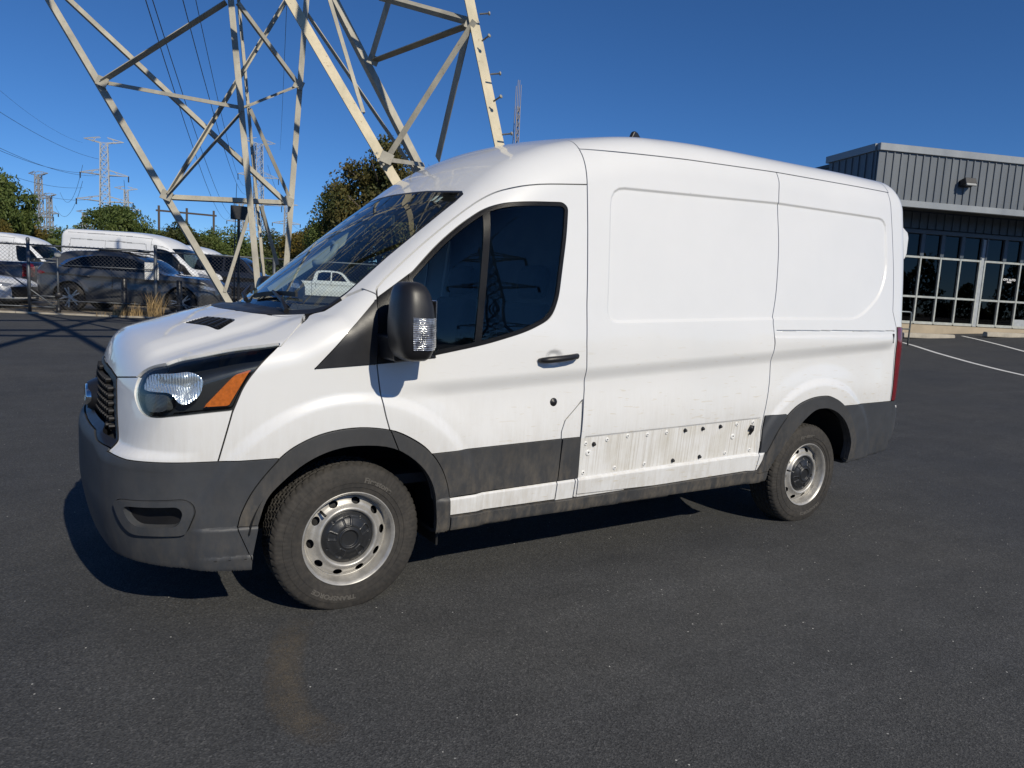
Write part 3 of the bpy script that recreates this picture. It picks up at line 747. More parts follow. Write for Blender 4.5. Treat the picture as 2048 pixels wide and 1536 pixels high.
# ------------------------------------------------------------------ wheels
def tyre_mat():
    m, nt, b = new_mat('tyre_rubber')
    n = tex_noise(nt, 6, 5, .65); n2 = tex_noise(nt, 40, 4, .6)
    mu = N(nt, 'ShaderNodeMath', operation='MULTIPLY'); nt.links.new(n.outputs[0], mu.inputs[0]); nt.links.new(n2.outputs[0], mu.inputs[1])
    r = ramp(nt, mu.outputs[0], [(.12, (.022, .021, .020)), (.42, (.056, .050, .043))])
    nt.links.new(r.outputs[0], b.inputs['Base Color']); b.inputs['Roughness'].default_value = .82
    bump(nt, b, n2.outputs[0], .15, .003); return m
M['tyre'] = tyre_mat(); M['tyre_letter'] = plain('raised_rubber', (.095, .088, .078), .8)
def tyre_mesh(name, R0=.352, rim=.2165, w=.225, nseg=480, depth=.009, flat=True):
    """outer sidewall at p=0 going inward to p=w; p is measured inward from the outer face"""
    prof = [(rim, .014), (rim + .004, .006), (rim + .012, .004), (rim + .022, .0035), (rim + .0265, .0025), (rim + .027, .0), (rim + .03, .0), (rim + .048, -.002), (rim + .0485, -.0045), (rim + .0515, -.0045), (rim + .052, -.003), (rim + .070, -.003), (rim + .088, .001), (rim + .0885, .003), (rim + .098, .006), (R0 - .022, .010), (R0 - .014, .015), (R0 - .009, .021), (R0 - .004, .029)]
    tread = [.036, .050, .052, .060, .062, .085, .087, .096, .098, .120, .122, .131, .133, .156, .158, .166, .168, .182]
    gro = {.052, .060, .087, .096, .122, .131, .158, .166}
    P = [(r, p, 0) for r, p in prof] + [(R0 - (depth if t in gro else 0), t, 1) for t in tread] + [(R0 - .006, .198, 0), (R0 - .02, .212, 0), (R0 - .06, .226, 0), (rim + .02, .222, 0), (rim, .205, 0)]
    P = np.array(P); n = len(P); th = np.linspace(0, 2 * np.pi, nseg, endpoint=False)
    r = np.repeat(P[:, 0][None], nseg, 0); p = np.repeat(P[:, 1][None], nseg, 0)
    isT = P[:, 2] > .5
    # lateral sipes: zigzag notches every few degrees in the outer blocks and shoulder
    for j in range(n):
        if isT[j] or (len(prof) - 4 <= j < len(prof)):
            k = (th * 60 / (2 * np.pi) + (p[:, j] * 18)) % 1.0
            notch = (k < .16).astype(float)
            amt = .006 if isT[j] else (.0028 if j >= len(prof) - 2 else .0008)
            if isT[j] and P[j, 1] in gro: amt = 0
            r[:, j] -= notch * amt
    band = (P[:, 0] > rim + .060) & (P[:, 0] < R0 - .012) & (P[:, 1] < .03)
    for j in np.where(band)[0]:
        k = (th * 96 / (2 * np.pi)) % 1.0; p[:, j] -= np.where(k < .5, .0007, 0.0)
    if flat:   # tread settles on the ground
        zz = r * np.sin(th)[:, None]; lim = -.3345
        r = np.where(zz < lim, lim / np.sin(th)[:, None], r)
    V = np.stack([r * np.cos(th)[:, None], p, r * np.sin(th)[:, None]], 2).reshape(-1, 3)
    i = np.arange(nseg)[:, None]; j = np.arange(n - 1)[None]
    a = i * n + j; b = ((i + 1) % nseg) * n + j
    Fq = np.stack([a, a + 1, b + 1, b], 2).reshape(-1, 4)
    me = raw_mesh(name, V, Fq, True); me.set_sharp_from_angle(angle=R(28)); return me
def poly_grid(prof, nseg):
    P = np.array(prof); n = len(P); th = np.linspace(0, 2 * np.pi, nseg, endpoint=False)
    V = np.stack([P[:, 0][None] * np.cos(th)[:, None], np.repeat(P[:, 1][None], nseg, 0), P[:, 0][None] * np.sin(th)[:, None]], 2).reshape(-1, 3)
    i = np.arange(nseg)[:, None]; j = np.arange(n - 1)[None]; a = i * n + j; b = ((i + 1) % nseg) * n + j
    Q = np.stack([a, a + 1, b + 1, b], 2).reshape(-1, 4)
    return V, Q
def rim_mesh(name):
    """pressed steel wheel, p inward positive from the flange plane; ten oval holes"""
    prof = [(.2205, .012), (.2215, .004), (.2200, .0), (.2165, .001), (.2135, .006), (.2085, .009), (.2055, .016), (.2040, .030), (.2005, .040), (.1975, .050), (.1955, .064), (.1935, .068), (.1905, .066), (.188, .060)]
    prof += [(r_, .046 - .024 * math.exp(-((r_ - .136) / .017) ** 2) + .014 * sstep(.165, .19, np.array(r_)) + .02 * sstep(.128, .118, np.array(r_))) for r_ in np.linspace(.186, .112, 26)]
    V, Q = poly_grid(prof, 240)
    s = Shell.__new__(Shell); s.h = .004; s.F = None; s.V = V; s.T = np.concatenate([Q[:, [0, 1, 2]], Q[:, [0, 2, 3]]])
    def g(P):
        out = np.full(len(P), 1.0); rr = np.hypot(P[:, 0], P[:, 2]); a = np.arctan2(P[:, 2], P[:, 0])
        for k in range(10):
            d = (a - k * 2 * np.pi / 10 - .22 + np.pi) % (2 * np.pi) - np.pi
            out = np.minimum(out, np.hypot(d * .171 / .0215, (rr - .171) / .0150) - 1)
        return np.where(rr < .192, out * .015, .05)
    s.cut(g); s.keep(g(s.cen()) > 0)
    me0 = raw_mesh('tmp', s.V, s.T, True); nv = np.zeros((len(s.V), 3), np.float32)
    me0.vertices.foreach_get('co', nv.reshape(-1)); nn = np.array([v.vector for v in me0.vertex_normals]); bpy.data.meshes.remove(me0)
    return panel_mesh(name, s, nn, np.ones(len(s.T), bool), 0, -.006 if nn[:, 1].mean() > 0 else .006)
def cap_mesh(name):
    n = 96; u = np.linspace(-.1245, .1245, n); X, Z = np.meshgrid(u, u, indexing='ij'); r_ = np.hypot(X, Z); a = np.arctan2(Z, X)
    # p inward; dome outward
    p = .040 - .018 * sstep(.125, .10, r_) - .014 * sstep(.10, .06, r_)
    p -= .006 * sstep(.052, .047, r_) * sstep(.036, .041, r_); p += .004 * sstep(.041, .036, r_)
    for k in range(5):
        c = k * 2 * np.pi / 5 + .55; d = (a - c + np.pi) % (2 * np.pi) - np.pi
        lx = r_ * np.cos(d); ly = r_ * np.sin(d)
        pg = np.array([(.060, -.013), (.060, .013), (.094, .020), (.103, .010), (.103, -.010), (.094, -.020)])
        sd = sdf_poly(pg, lx, ly)
        p += .005 * sstep(.001, -.004, sd) - .003 * sstep(.004, .001, np.abs(sd))
        c2 = c + np.pi / 5; hx, hy = .106 * np.cos(c2), .106 * np.sin(c2)
        p += .006 * sstep(.006, .003, np.hypot(X - hx, Z - hy))
    V = np.stack([X, p, Z], 2).reshape(-1, 3); i = np.arange(n - 1)[:, None] * n + np.arange(n - 1)[None]
    Q = np.stack([i, i + 1, i + n + 1, i + n], 2).reshape(-1, 4)
    T = np.concatenate([Q[:, [0, 1, 2]], Q[:, [0, 2, 3]]])
    s = Shell.__new__(Shell); s.h = .003; s.V = V; s.T = T
    g = lambda P: np.hypot(P[:, 0], P[:, 2]) - .1235
    s.cut(g); s.keep(g(s.cen()) < 0)
    return raw_mesh(name, s.V, s.T, True)
def ring_text(txt, size, rad, mid, flip=1):
    """raised lettering bent round the sidewall"""
    cu = bpy.data.curves.new('t', 'FONT'); cu.body = txt; cu.size = size; cu.align_x = 'CENTER'; cu.extrude = .0012; cu.offset = .0012
    o = bpy.data.objects.new('tmp_text', cu); COL.objects.link(o); bpy.context.view_layer.update()
    me = bpy.data.meshes.new_from_object(o.evaluated_get(bpy.context.evaluated_depsgraph_get())); bpy.data.objects.remove(o); bpy.data.curves.remove(cu)
    for v in me.vertices:
        a = mid - v.co.x * 1.12 / rad; r_ = rad + v.co.y
        v.co = Vector((r_ * math.cos(a), -.0035 - v.co.z, r_ * math.sin(a)))
    me.name = 'sidewall_lettering'; return me
letters = [ring_text('TRANSFORCE', .030, .268, R(262)), ring_text('Firestone', .034, .268, R(70))]
tm, rm, cm = tyre_mesh('tyre'), rim_mesh('rim'), cap_mesh('hub_cap')
drum = MB().lathe([(.0, .07), (.15, .07), (.185, .085), (.19, .2), (.0, .2)], 32, axis='Y')
drum_me = raw_mesh('brake_drum', [(x, -y, z) for x, y, z in drum.V], drum.F, True)
val = MB().tube([(-.148, .035, .118), (-.136, .012, .108), (-.13, .004, .104)], .006, 8).mesh('valve', True)
WHEELS = []
def add_wheel(x, sy, steer=0, turn=0):
    w = empty('wheel', (x - VO[0], -.972 * sy, WZ), 0, van); w.scale = (1, sy, 1); w.rotation_euler = (0, turn, steer)
    link('tyre', tm, M['tyre'], w, rot=(0, -turn, 0)); link('rim', rm, M['steel'], w); link('hub_cap', cm, M['rub_dark'], w)
    [link('sidewall_lettering', q, M['tyre_letter'], w) for q in letters]; link('brake_drum', drum_me, M['dark'], w); link('valve', val, M['rubber'], w)
    return w
add_wheel(0, 1, 0, R(8)); add_wheel(AXR, 1, 0, R(-25)); add_wheel(0, -1); add_wheel(AXR, -1)

# ------------------------------------------------------------------ wheel housings, axles, underside
for x, y0 in ((0, .50), (AXR, .50)):
    for sy in (1, -1):
        V = []; Fq = []; a = np.linspace(R(9), R(171), 40)
        for k, t in enumerate(a):
            for (rr, yy) in ((.455, 1.0), (.475, .93), (.475, y0), (.0, y0)):
                V.append((x + rr * math.cos(t) - VO[0], -yy * sy, .35 + rr * math.sin(t)))
        for k in range(len(a) - 1):
            for j in range(3): Fq.append((k * 4 + j, k * 4 + j + 1, k * 4 + j + 5, k * 4 + j + 4))
        link('wheel_housing', raw_mesh('wheel_housing', V, Fq, True), M['dark'], van)
ub = MB().box((AXR - VO[0], 0, .33), (.12, 1.7, .12)).box((-VO[0], 0, .30), (.10, 1.7, .08)).box((1.6 - VO[0], .0, .30), (3.0, 1.0, .16))
ub.obj('axles_and_floor', M['dark'], van)
flap = MB().box((.455 - VO[0], -.82, .40), (.012, .26, .34), bev=.004); soften(flap.obj('splash_guard', M['rubber'], van), 0)

# ------------------------------------------------------------------ door mirror, handle, lock
def loft(secs, n=36, ex=3.0):
    V = []; Fq = []
    for (z, xl, xr, yi, yo) in secs:
        cx, cy, hx, hy = (xl + xr) / 2, (yi + yo) / 2, (xr - xl) / 2, (yo - yi) / 2
        for k in range(n):
            t = 2 * math.pi * k / n; c, s_ = math.cos(t), math.sin(t)
            e = 2 / (ex if c > 0 else 2.3)
            V.append((cx + hx * math.copysign(abs(c) ** e, c), -(cy + hy * math.copysign(abs(s_) ** (2 / ex), s_)), z))
    m = len(secs)
    for i in range(m - 1):
        for k in range(n):
            a, b = i * n + k, i * n + (k + 1) % n; Fq.append((a, a + n, b + n, b))
    Fq += [tuple(range(n)), tuple(range((m - 1) * n + n - 1, (m - 1) * n - 1, -1))]
    return V, Fq
MSEC = [(1.186, .14, .19, 1.20, 1.27), (1.190, .115, .205, 1.17, 1.30), (1.203, .092, .223, 1.14, 1.322), (1.24, .072, .236, 1.125, 1.34), (1.30, .062, .238, 1.12, 1.346), (1.36, .062, .236, 1.12, 1.344),
        (1.42, .068, .228, 1.122, 1.336), (1.47, .076, .214, 1.128, 1.324), (1.498, .086, .197, 1.137, 1.308), (1.511, .100, .182, 1.15, 1.29), (1.517, .12, .165, 1.17, 1.26)]
def shift(V): return [(x - VO[0], y, z) for x, y, z in V]
mv, mf = loft(MSEC); mir_me = raw_mesh('mirror_housing', shift(mv), mf, True); mir_me.set_sharp_from_angle(angle=R(60))
def lens_patch():
    n = 36; V = []; Fq = []
    zs = np.linspace(1.238, 1.372, 9); S_ = np.array(MSEC); rows = []
    for z in zs:
        xl, xr, yi, yo = [np.interp(z, S_[:, 0], S_[:, k]) for k in range(1, 5)]
        rows.append((z, xl - .003, xr + .003, yi - .003, yo + .004))
    ts = np.linspace(R(30), R(112), 19)
    for (z, xl, xr, yi, yo) in rows:
        cx, cy, hx, hy = (xl + xr) / 2, (yi + yo) / 2, (xr - xl) / 2, (yo - yi) / 2
        for t in ts:
            c, s_ = math.cos(t), math.sin(t)
            V.append((cx + hx * math.copysign(abs(c) ** (2 / (3 if c > 0 else 2.3)), c), -(cy + hy * s_ ** (2 / 3)), z))
    for i in range(len(zs) - 1):
        for k in range(len(ts) - 1):
            a = i * len(ts) + k; Fq.append((a, a + len(ts), a + len(ts) + 1, a + 1))
    return raw_mesh('signal_lens', shift(V), Fq, True)
lens_me = lens_patch()
arm = MB().prism([(.095, 1.175), (.30, 1.19), (.25, 1.225), (.215, 1.275), (.075, 1.285), (.088, 1.23)], 'Y', -1.02, -1.20)
arm_me = raw_mesh('mirror_arm', shift(arm.V), arm.F, False)
mg = MB().box((.231 - VO[0], -1.232, 1.345), (.006, .15, .20), bev=.003).mesh('mirror_glass')
def lens_mat():
    m, nt, b = new_mat('signal_lens'); b.inputs['Base Color'].default_value = (.62, .64, .66, 1); b.inputs['Metallic'].default_value = .75; b.inputs['Roughness'].default_value = .16; b.inputs['Coat Weight'].default_value = 1
    tc = N(nt, 'ShaderNodeTexCoord'); w = N(nt, 'ShaderNodeTexWave', bands_direction='Z'); w.inputs['Scale'].default_value = 42; w.inputs['Distortion'].default_value = 2.5; nt.links.new(tc.outputs['Object'], w.inputs[0])
    n = tex_noise(nt, 30, 3); r = ramp(nt, n.outputs[0], [(.35, (.25, .26, .28)), (.6, (.8, .82, .85))]); nt.links.new(r.outputs[0], b.inputs['Base Color'])
    bump(nt, b, w.outputs['Fac'], .7, .006); return m
M['signal'] = lens_mat()
for sy in (1, -1):
    mr = link('door_mirror', mir_me, M['black_trim'], van, scale=(1, sy, 1))
    link('signal_lens', lens_me, M['signal'], mr); a_ = link('mirror_arm', arm_me, M['black_trim'], mr); soften(a_, .012, 3, 30) if sy == 1 else None
    link('mirror_glass', mg, M['chrome'], mr)
hb = MB().tube([(.948, -1.034, 1.160), (.955, -1.052, 1.162), (.985, -1.066, 1.165), (1.05, -1.072, 1.171), (1.12, -1.070, 1.178), (1.165, -1.060, 1.183), (1.178, -1.045, 1.184), (1.182, -1.030, 1.184)], [.010, .014, .017, .0165, .016, .0155, .0135, .010], 12)
hb_me = raw_mesh('door_handle', shift(hb.V), hb.F, True)
lk = MB().lathe([(0, .012), (.008, .012), (.010, .009), (.020, .008), (.023, .004), (.024, -.01)], 24, axis='Y', c=(1.069 - VO[0], -1.008, .938)); lk_me = lk.mesh('door_lock', True)
for d in (door, door2):
    link('door_handle', hb_me, M['black_trim'], d); link('door_lock', lk_me, M['black_trim'], d)

# ------------------------------------------------------------------ trim clips left where the lower side trim is missing
CL = [(1.297, .704), (1.446, .715), (1.592, .727), (1.741, .725), (1.89, .729), (2.039, .733), (2.187, .735), (2.339, .74), (2.488, .746), (2.638, .751), (1.302, .538), (1.524, .546), (1.746, .55), (1.97, .552), (2.192, .558), (2.417, .564), (2.644, .569), (2.466, .668), (1.322, .65), (1.354, .696)]
ring = MB().lathe([(.0035, -.002), (.0035, .005), (.0075, .006), (.011, .004), (.0125, 0)], 14, axis='Y').mesh('clip_grommet', True)
hole = MB().lathe([(0, .0045), (.0038, .0042)], 10, axis='Y').mesh('clip_hole', True)
plug = MB().lathe([(0, .017), (.006, .016), (.0085, .012), (.0085, .006), (.012, .005), (.013, 0)], 12, axis='Y').mesh('clip_plug', True)
for k, (x, z) in enumerate(CL):
    y = -float(side_y(np.array([x]), np.array([z]))[0])
    o = link('clip', plug if k in (5, 6, 7, 13, 14, 19) else ring, M['black_trim'] if k in (5, 6, 7, 13, 14, 19) else M['reflect_white'], load, (x - VO[0], y, z))
    if k in (17, 18): o.scale = (1.5, 1, 1.5)
    if k not in (5, 6, 7, 13, 14, 19): link('clip_hole', hole, M['dark'], load, (x - VO[0], y - .0015, z))
tear = MB().prism([(2.600, .705), (2.618, .735), (2.642, .73), (2.640, .70), (2.612, .672), (2.622, .70)], 'Y', -1.012, -1.030)
link('torn_bracket', raw_mesh('torn_bracket', shift(tear.V), tear.F), M['black_trim'], load)

# ------------------------------------------------------------------ front end: grille mesh, badge pod, wipers, hood vents, aerial
gm = MB()
for i, z in enumerate(np.arange(.825, 1.05, .030)):
    for k in range(-13, 14):
        y = (k + (.5 if i % 2 else 0)) * .047
        if sdf_poly(np.array([(-a, b) for a, b in GRIN[1:-1]][::-1] + [(0, 1.05)] + GRIN[1:-1] + [(0, .826)]), np.array([y]), np.array([z]))[0] > -.008: continue
        x = float(front_x(np.array(abs(y)), np.array(z))) - .004
        for s_ in (-1, 1):
            gm.box((x - VO[0] + .006, y + s_ * .011, z), (.022, .027, .009), Matrix.Rotation(s_ * .62, 3, 'X'))
o = gm.obj('grille_mesh', M['black_trim'], grille); o['kind'] = 'stuff'
bp = MB().lathe([(.095, .0), (.085, .035), (.072, .062), (.064, .075)], 28, axis='X', M=Matrix.Diagonal((-1, 1.55, .98)), c=(-.925 - VO[0], 0, .892)).obj('badge_pod', M['black_trim'], grille, True)
MB().lathe([(.066, .062), (.064, .08), (.056, .086), (.050, .080)], 28, axis='X', M=Matrix.Diagonal((-1, 1.75, .80)), c=(-.925 - VO[0], 0, .895)).obj('badge_ring', M['chrome'], grille, True)
MB().lathe([(.055, .078), (.03, .083), (0, .084)], 28, axis='X', M=Matrix.Diagonal((-1, 1.75, .80)), c=(-.925 - VO[0], 0, .895)).obj('badge', M['blue_badge'], grille, True)
def glass_pt(x, y, up): 
    z = float(top_z(np.array(x), np.array(abs(y)))); return (x - VO[0] - up * .64, y, z + up * .76)
for b0, b1, e0, e1 in (((-.215, -.05), (-.125, -.52), (-.20, -.60), 0), ((-.07, .66), (-.19, .14), (-.235, .10), 0)):
    w = MB().tube([glass_pt(b0[0] + (b1[0] - b0[0]) * t, b0[1] + (b1[1] - b0[1]) * t, .016) for t in np.linspace(0, 1, 7)], 0, flat=(.012, .022))
    mid_ = ((b0[0] + b1[0]) / 2, (b0[1] + b1[1]) / 2)
    ar = MB().tube([glass_pt(e0[0], e0[1], .006), glass_pt(e0[0] + .02, e0[1] + (mid_[1] - e0[1]) * .3, .030), glass_pt(mid_[0], mid_[1], .030)], [.013, .010, .007], 8)
    wp = w.obj('wiper', M['rubber'], van); ar.obj('wiper_arm', M['black_trim'], wp)
hv = MB()
c = np.array([(-.616, .317), (-.512, .315), (-.415, .534), (-.503, .599)])
for sy in (1, -1):
    hv = MB()
    for t in np.linspace(.14, .86, 5):
        a = c[0] + (c[3] - c[0]) * t; b = c[1] + (c[2] - c[1]) * t
        pts = []
        for q in np.linspace(.06, .94, 4):
            p = a + (b - a) * q; pts.append((p[0] - VO[0], -p[1] * sy, float(top_z(p[0], p[1])) - .001))
        hv.tube(pts, 0, flat=(.014, .008))
    for t in np.linspace(.12, .88, 7):
        a = c[0] + (c[1] - c[0]) * t; b = c[3] + (c[2] - c[3]) * t; pts = []
        for q in np.linspace(.05, .95, 6):
            p = a + (b - a) * q; pts.append((p[0] - VO[0], -p[1] * sy, float(top_z(p[0], p[1])) - .003))
        hv.tube(pts, 0, flat=(.005, .008))
    hv.obj('vent_grid', M['black_trim'], hood)
ar = MB(); ar.prism([(-.05, 0), (.07, 0), (.055, .022), (.015, .062), (-.012, .072), (-.022, .060)], 'Y', -.016, .016)
o = ar.obj('roof_aerial', M['black_trim'], van, loc=(1.98 - VO[0], -.44, 2.462)); soften(o, .008, 3, 25)

# ------------------------------------------------------------------ rear end: step bumper, hinge, reflector
rb = MB()
prof_b = [(4.02, .44), (4.19, .45), (4.30, .52), (4.335, .62), (4.335, .76), (4.30, .805), (4.18, .81)]
for y0, y1 in ((-.985, .985),): rb.prism([(a - VO[0], b) for a, b in prof_b], 'Y', y0, y1)
o = rb.obj('rear_step_bumper', M['plastic'], van); soften(o, .05, 4, 30)
MB().box((4.338 - VO[0], -.955, .73), (.012, .018, .11), bev=.003).obj('rear_reflector', M['reflect_white'], van)
for sy in (1, -1):
    for z in (2.0, .98):
        h = MB().prism([(4.30 - VO[0], z - .14), (4.385 - VO[0], z - .10), (4.405 - VO[0], z - .06), (4.405 - VO[0], z + .06), (4.385 - VO[0], z + .10), (4.30 - VO[0], z + .14)], 'Y', -.87 * sy, -.80 * sy).obj('door_hinge', M['white'], van)
        soften(h, .01, 2, 25)
MB().box((4.112 - VO[0], -1.003, 1.30), (.03, .02, .075), bev=.006).obj('rail_end_cap', M['black_trim'], van)

# ------------------------------------------------------------------ cab interior seen through the glass
def ibox(name, c, s, mat, bev=.03, rot=None):
    o = MB().box((c[0] - VO[0], c[1], c[2]), s, rot).obj(name, mat, van); soften(o, bev, 3, 30); return o
ds = MB().prism([(-.20, 1.285), (-.05, 1.31), (.22, 1.285), (.40, 1.22), (.43, 1.10), (.38, .80), (-.30, .80)], 'Y', -.74, .74)
o = link('dashboard', raw_mesh('dashboard', shift(ds.V), ds.F), M['interior'], van); soften(o, .03, 3, 25)
ibox('instrument_hood', (.36, -.42, 1.28), (.16, .36, .10), M['interior'], .04)
sw = MB(); tt = np.linspace(0, 2 * math.pi, 33); Rm = Matrix.Rotation(R(-28), 3, 'Y')
pts = [Vector((.56 - VO[0], -.42, 1.20)) + Rm @ Vector((0, .19 * math.cos(t), .19 * math.sin(t))) for t in tt]
sw.tube(pts, .016, 8, cap=False); sw.tube([pts[0], pts[16]], .014, 6); sw.tube([pts[24], Vector((.56 - VO[0], -.42, 1.20)), Vector((.38 - VO[0], -.42, 1.12))], .02, 6)
sw.obj('steering_wheel', M['interior'], van, True)
for y in (-.45, .45):
    st = ibox('seat_base', (.98, y, .78), (.50, .50, .16), M['seat'], .05)
    for nm, c_, s_, t_ in (('backrest', (1.20, y, 1.12), (.14, .48, .64), 10), ('headrest', (1.27, y, 1.56), (.10, .26, .20), 8)):
        o = MB().box((c_[0] - VO[0], c_[1], c_[2]), s_, Matrix.Rotation(R(t_), 3, 'Y')).obj(nm, M['seat'], st); soften(o, .05, 3, 30)
ibox('bulkhead', (1.40, 0, 1.35), (.03, 1.72, 1.75), M['interior'], 0)
ibox('cab_floor', (.6, 0, .56), (1.7, 1.7, .05), M['interior'], 0)
ibox('headliner', (1.05, 0, 2.03), (.60, 1.20, .03), M['interior_grey'], .01)
gh = MB().tube([(.33 - VO[0], .80, 1.63), (.35 - VO[0], .73, 1.615), (.39 - VO[0], .715, 1.635), (.44 - VO[0], .705, 1.69), (.46 - VO[0], .70, 1.735), (.455 - VO[0], .77, 1.76)], [.018, .02, .021, .021, .02, .018], 10).obj('grab_handle', M['interior_grey'], van, True)
for (x0, z0), (x1, z1) in (((.06, 1.47), (.60, 1.93)),):
    for sy in (1, -1):
        MB().tube([(x0 - VO[0], sy * .84, z0 - .05), ((x0 + x1) / 2 + .05 - VO[0], sy * .80, (z0 + z1) / 2 - .04), (x1 + .06 - VO[0], sy * .77, z1 - .05)], 0, flat=(.07, .05)).obj('pillar_lining', M['interior_grey'], van)
for dx in (.0, -.05):
    y = -.62 - dx; x = .545
    MB().box(glass_pt(x, y, -.010), (.045, .03, .002), Matrix.Rotation(R(-40), 3, 'Y')).obj('windshield_sticker', M['reflect_white'], van)
mm = MB().box((.52 - VO[0], -.0, 1.86), (.03, .24, .07), bev=.01).tube([(.53 - VO[0], 0, 1.88), (.50 - VO[0], 0, 1.96)], .01, 6).obj('rear_view_mirror', M['interior'], van)
# ------------------------------------------------------------------ the ground: one sheet, nearly flat by the van, rising towards the fence and the shop
def ground_h(x, y):
    x = np.asarray(x, float); y = np.asarray(y, float)
    q = np.clip(x - 6, 0, 21); hr = .054 * (q - 2.2 * (1 - np.exp(-q / 2.2)))
    hl = .33 * sstep(3, 16, y) * (1 - .8 * sstep(6, 16, x))
    return hr + hl
def gz(x, y): return float(ground_h(x, y))
def asphalt_mat():
    m, nt, b = new_mat('asphalt')
    tc = N(nt, 'ShaderNodeTexCoord')
    def vor(scale, feat='F1'):
        v = N(nt, 'ShaderNodeTexVoronoi', feature=feat); v.inputs['Scale'].default_value = scale; nt.links.new(tc.outputs['Object'], v.inputs['Vector']); return v
    big = tex_noise(nt, .35, 5, .6); mid = tex_noise(nt, 2.6, 6, .65); fine = tex_noise(nt, 95, 3, .7); v1 = vor(140); v2 = vor(36)
    stone = ramp(nt, v1.outputs['Color'], [(0, (.040, .041, .043)), (.45, (.066, .068, .070)), (.85, (.098, .099, .100)), (1, (.16, .16, .158))])
    shade = ramp(nt, fine.outputs[0], [(.30, g3(.52)), (.62, g3(1.06))])
    c = mixc(nt, 1.0, stone.outputs[0], shade.outputs[0], 'MULTIPLY')
    scuff = tex_noise(nt, 1.3, 5, .7, dist=1.2, stretch=(.35, 2.2, 1)); sc_ = ramp(nt, scuff.outputs[0], [(.35, g3(.93)), (.52, g3(1.0)), (.72, g3(1.12))])
    c = mixc(nt, 1.0, c, sc_.outputs[0], 'MULTIPLY')
    tone = ramp(nt, mid.outputs[0], [(.32, g3(.86)), (.68, g3(1.08))]); tone2 = ramp(nt, big.outputs[0], [(.35, (.86, .88, .92)), (.65, (1.14, 1.12, 1.08))])
    c = mixc(nt, 1.0, mixc(nt, 1.0, c, tone.outputs[0], 'MULTIPLY'), tone2.outputs[0], 'MULTIPLY')
    # stray pale grit: a few bright chips
    wn = N(nt, 'ShaderNodeTexWhiteNoise'); nt.links.new(v2.outputs['Position'], wn.inputs[0])
    chip = N(nt, 'ShaderNodeMath', operation='GREATER_THAN', i_1=.965); nt.links.new(wn.outputs[0], chip.inputs[0])
    near = N(nt, 'ShaderNodeMath', operation='LESS_THAN', i_1=.13); nt.links.new(v2.outputs['Distance'], near.inputs[0])
    cm_ = N(nt, 'ShaderNodeMath', operation='MULTIPLY'); nt.links.new(chip.outputs[0], cm_.inputs[0]); nt.links.new(near.outputs[0], cm_.inputs[1])
    c = mixc(nt, cm_.outputs[0], c, (.55, .54, .50))
    nt.links.new(c, b.inputs['Base Color']); b.inputs['Roughness'].default_value = .86; b.inputs['Specular IOR Level'].default_value = .35
    ad = N(nt, 'ShaderNodeMath', operation='ADD'); nt.links.new(v1.outputs['Distance'], ad.inputs[0]); nt.links.new(fine.outputs[0], ad.inputs[1])
    bump(nt, b, ad.outputs[0], .6, .005)
    return m
M['asphalt'] = asphalt_mat()
def sheet(name, xs, ys, mat, lift=0., kind='structure', mask=None):
    X, Y = np.meshgrid(xs, ys, indexing='ij'); Z = ground_h(X, Y) + lift
    V = np.stack([X, Y, Z], 2).reshape(-1, 3); n = len(ys); i = (np.arange(len(xs) - 1)[:, None] * n + np.arange(n - 1)[None]).reshape(-1)
    Q = np.stack([i, i + n, i + n + 1, i + 1], 1)
    o = link(name, raw_mesh(name, V, Q, True), mat); tag(o, kind=kind); return o
gx = np.concatenate([[-900, -300, -120, -60], np.arange(-40, 60, 1.0), [80, 140, 300, 900]])
gy = np.concatenate([[-900, -300, -120, -60, -30], np.arange(-20, 60, 1.0), [80, 140, 300, 900, 2500]])
sheet('asphalt_ground', gx, gy, M['asphalt'])
gravel = plain('gravel', (.20, .165, .12), .95, var=.35, scale=9, bmp=.8, bscale=45)
# the yard behind the fence, a gravel sheet on the same slope
def fence_y(x): return 17.89 - .349 * (x + 1.715)
def strip(name, x0, x1, d0, d1, mat, lift, kind='structure', n=40):
    xs = np.linspace(x0, x1, n); V = []; 
    for x in xs:
        for d in (d0, d1):
            y = fence_y(x) + d; V.append((x, y, gz(x, y) + lift))
    F_ = [(2 * i, 2 * i + 2, 2 * i + 3, 2 * i + 1) for i in range(n - 1)]
    o = link(name, raw_mesh(name, V, F_, True), mat); tag(o, kind=kind); return o
strip('gravel_yard', -30, 40, -.15, 60, gravel, .005)
conc = plain('concrete', (.40, .36, .29), .9, var=.2, scale=5, bmp=.3, bscale=80)
ke = MB(); 
for i in range(24):
    x0 = -24 + i * 2.0; x1 = x0 + 1.985; y0, y1 = fence_y(x0) - .22, fence_y(x1) - .22
    ke.add([(x0, y0 - .06, gz(x0, y0) - .05), (x1, y1 - .06, gz(x1, y1) - .05), (x1, y1 + .08, gz(x1, y1) - .05), (x0, y0 + .08, gz(x0, y0) - .05), (x0, y0 - .06, gz(x0, y0) + .035), (x1, y1 - .06, gz(x1, y1) + .035), (x1, y1 + .08, gz(x1, y1) + .04), (x0, y0 + .08, gz(x0, y0) + .04)],
           [(0, 3, 2, 1), (4, 5, 6, 7), (0, 1, 5, 4), (1, 2, 6, 5), (2, 3, 7, 6), (3, 0, 4, 7)])
tag(ke.obj('yard_edging', conc), kind='structure')
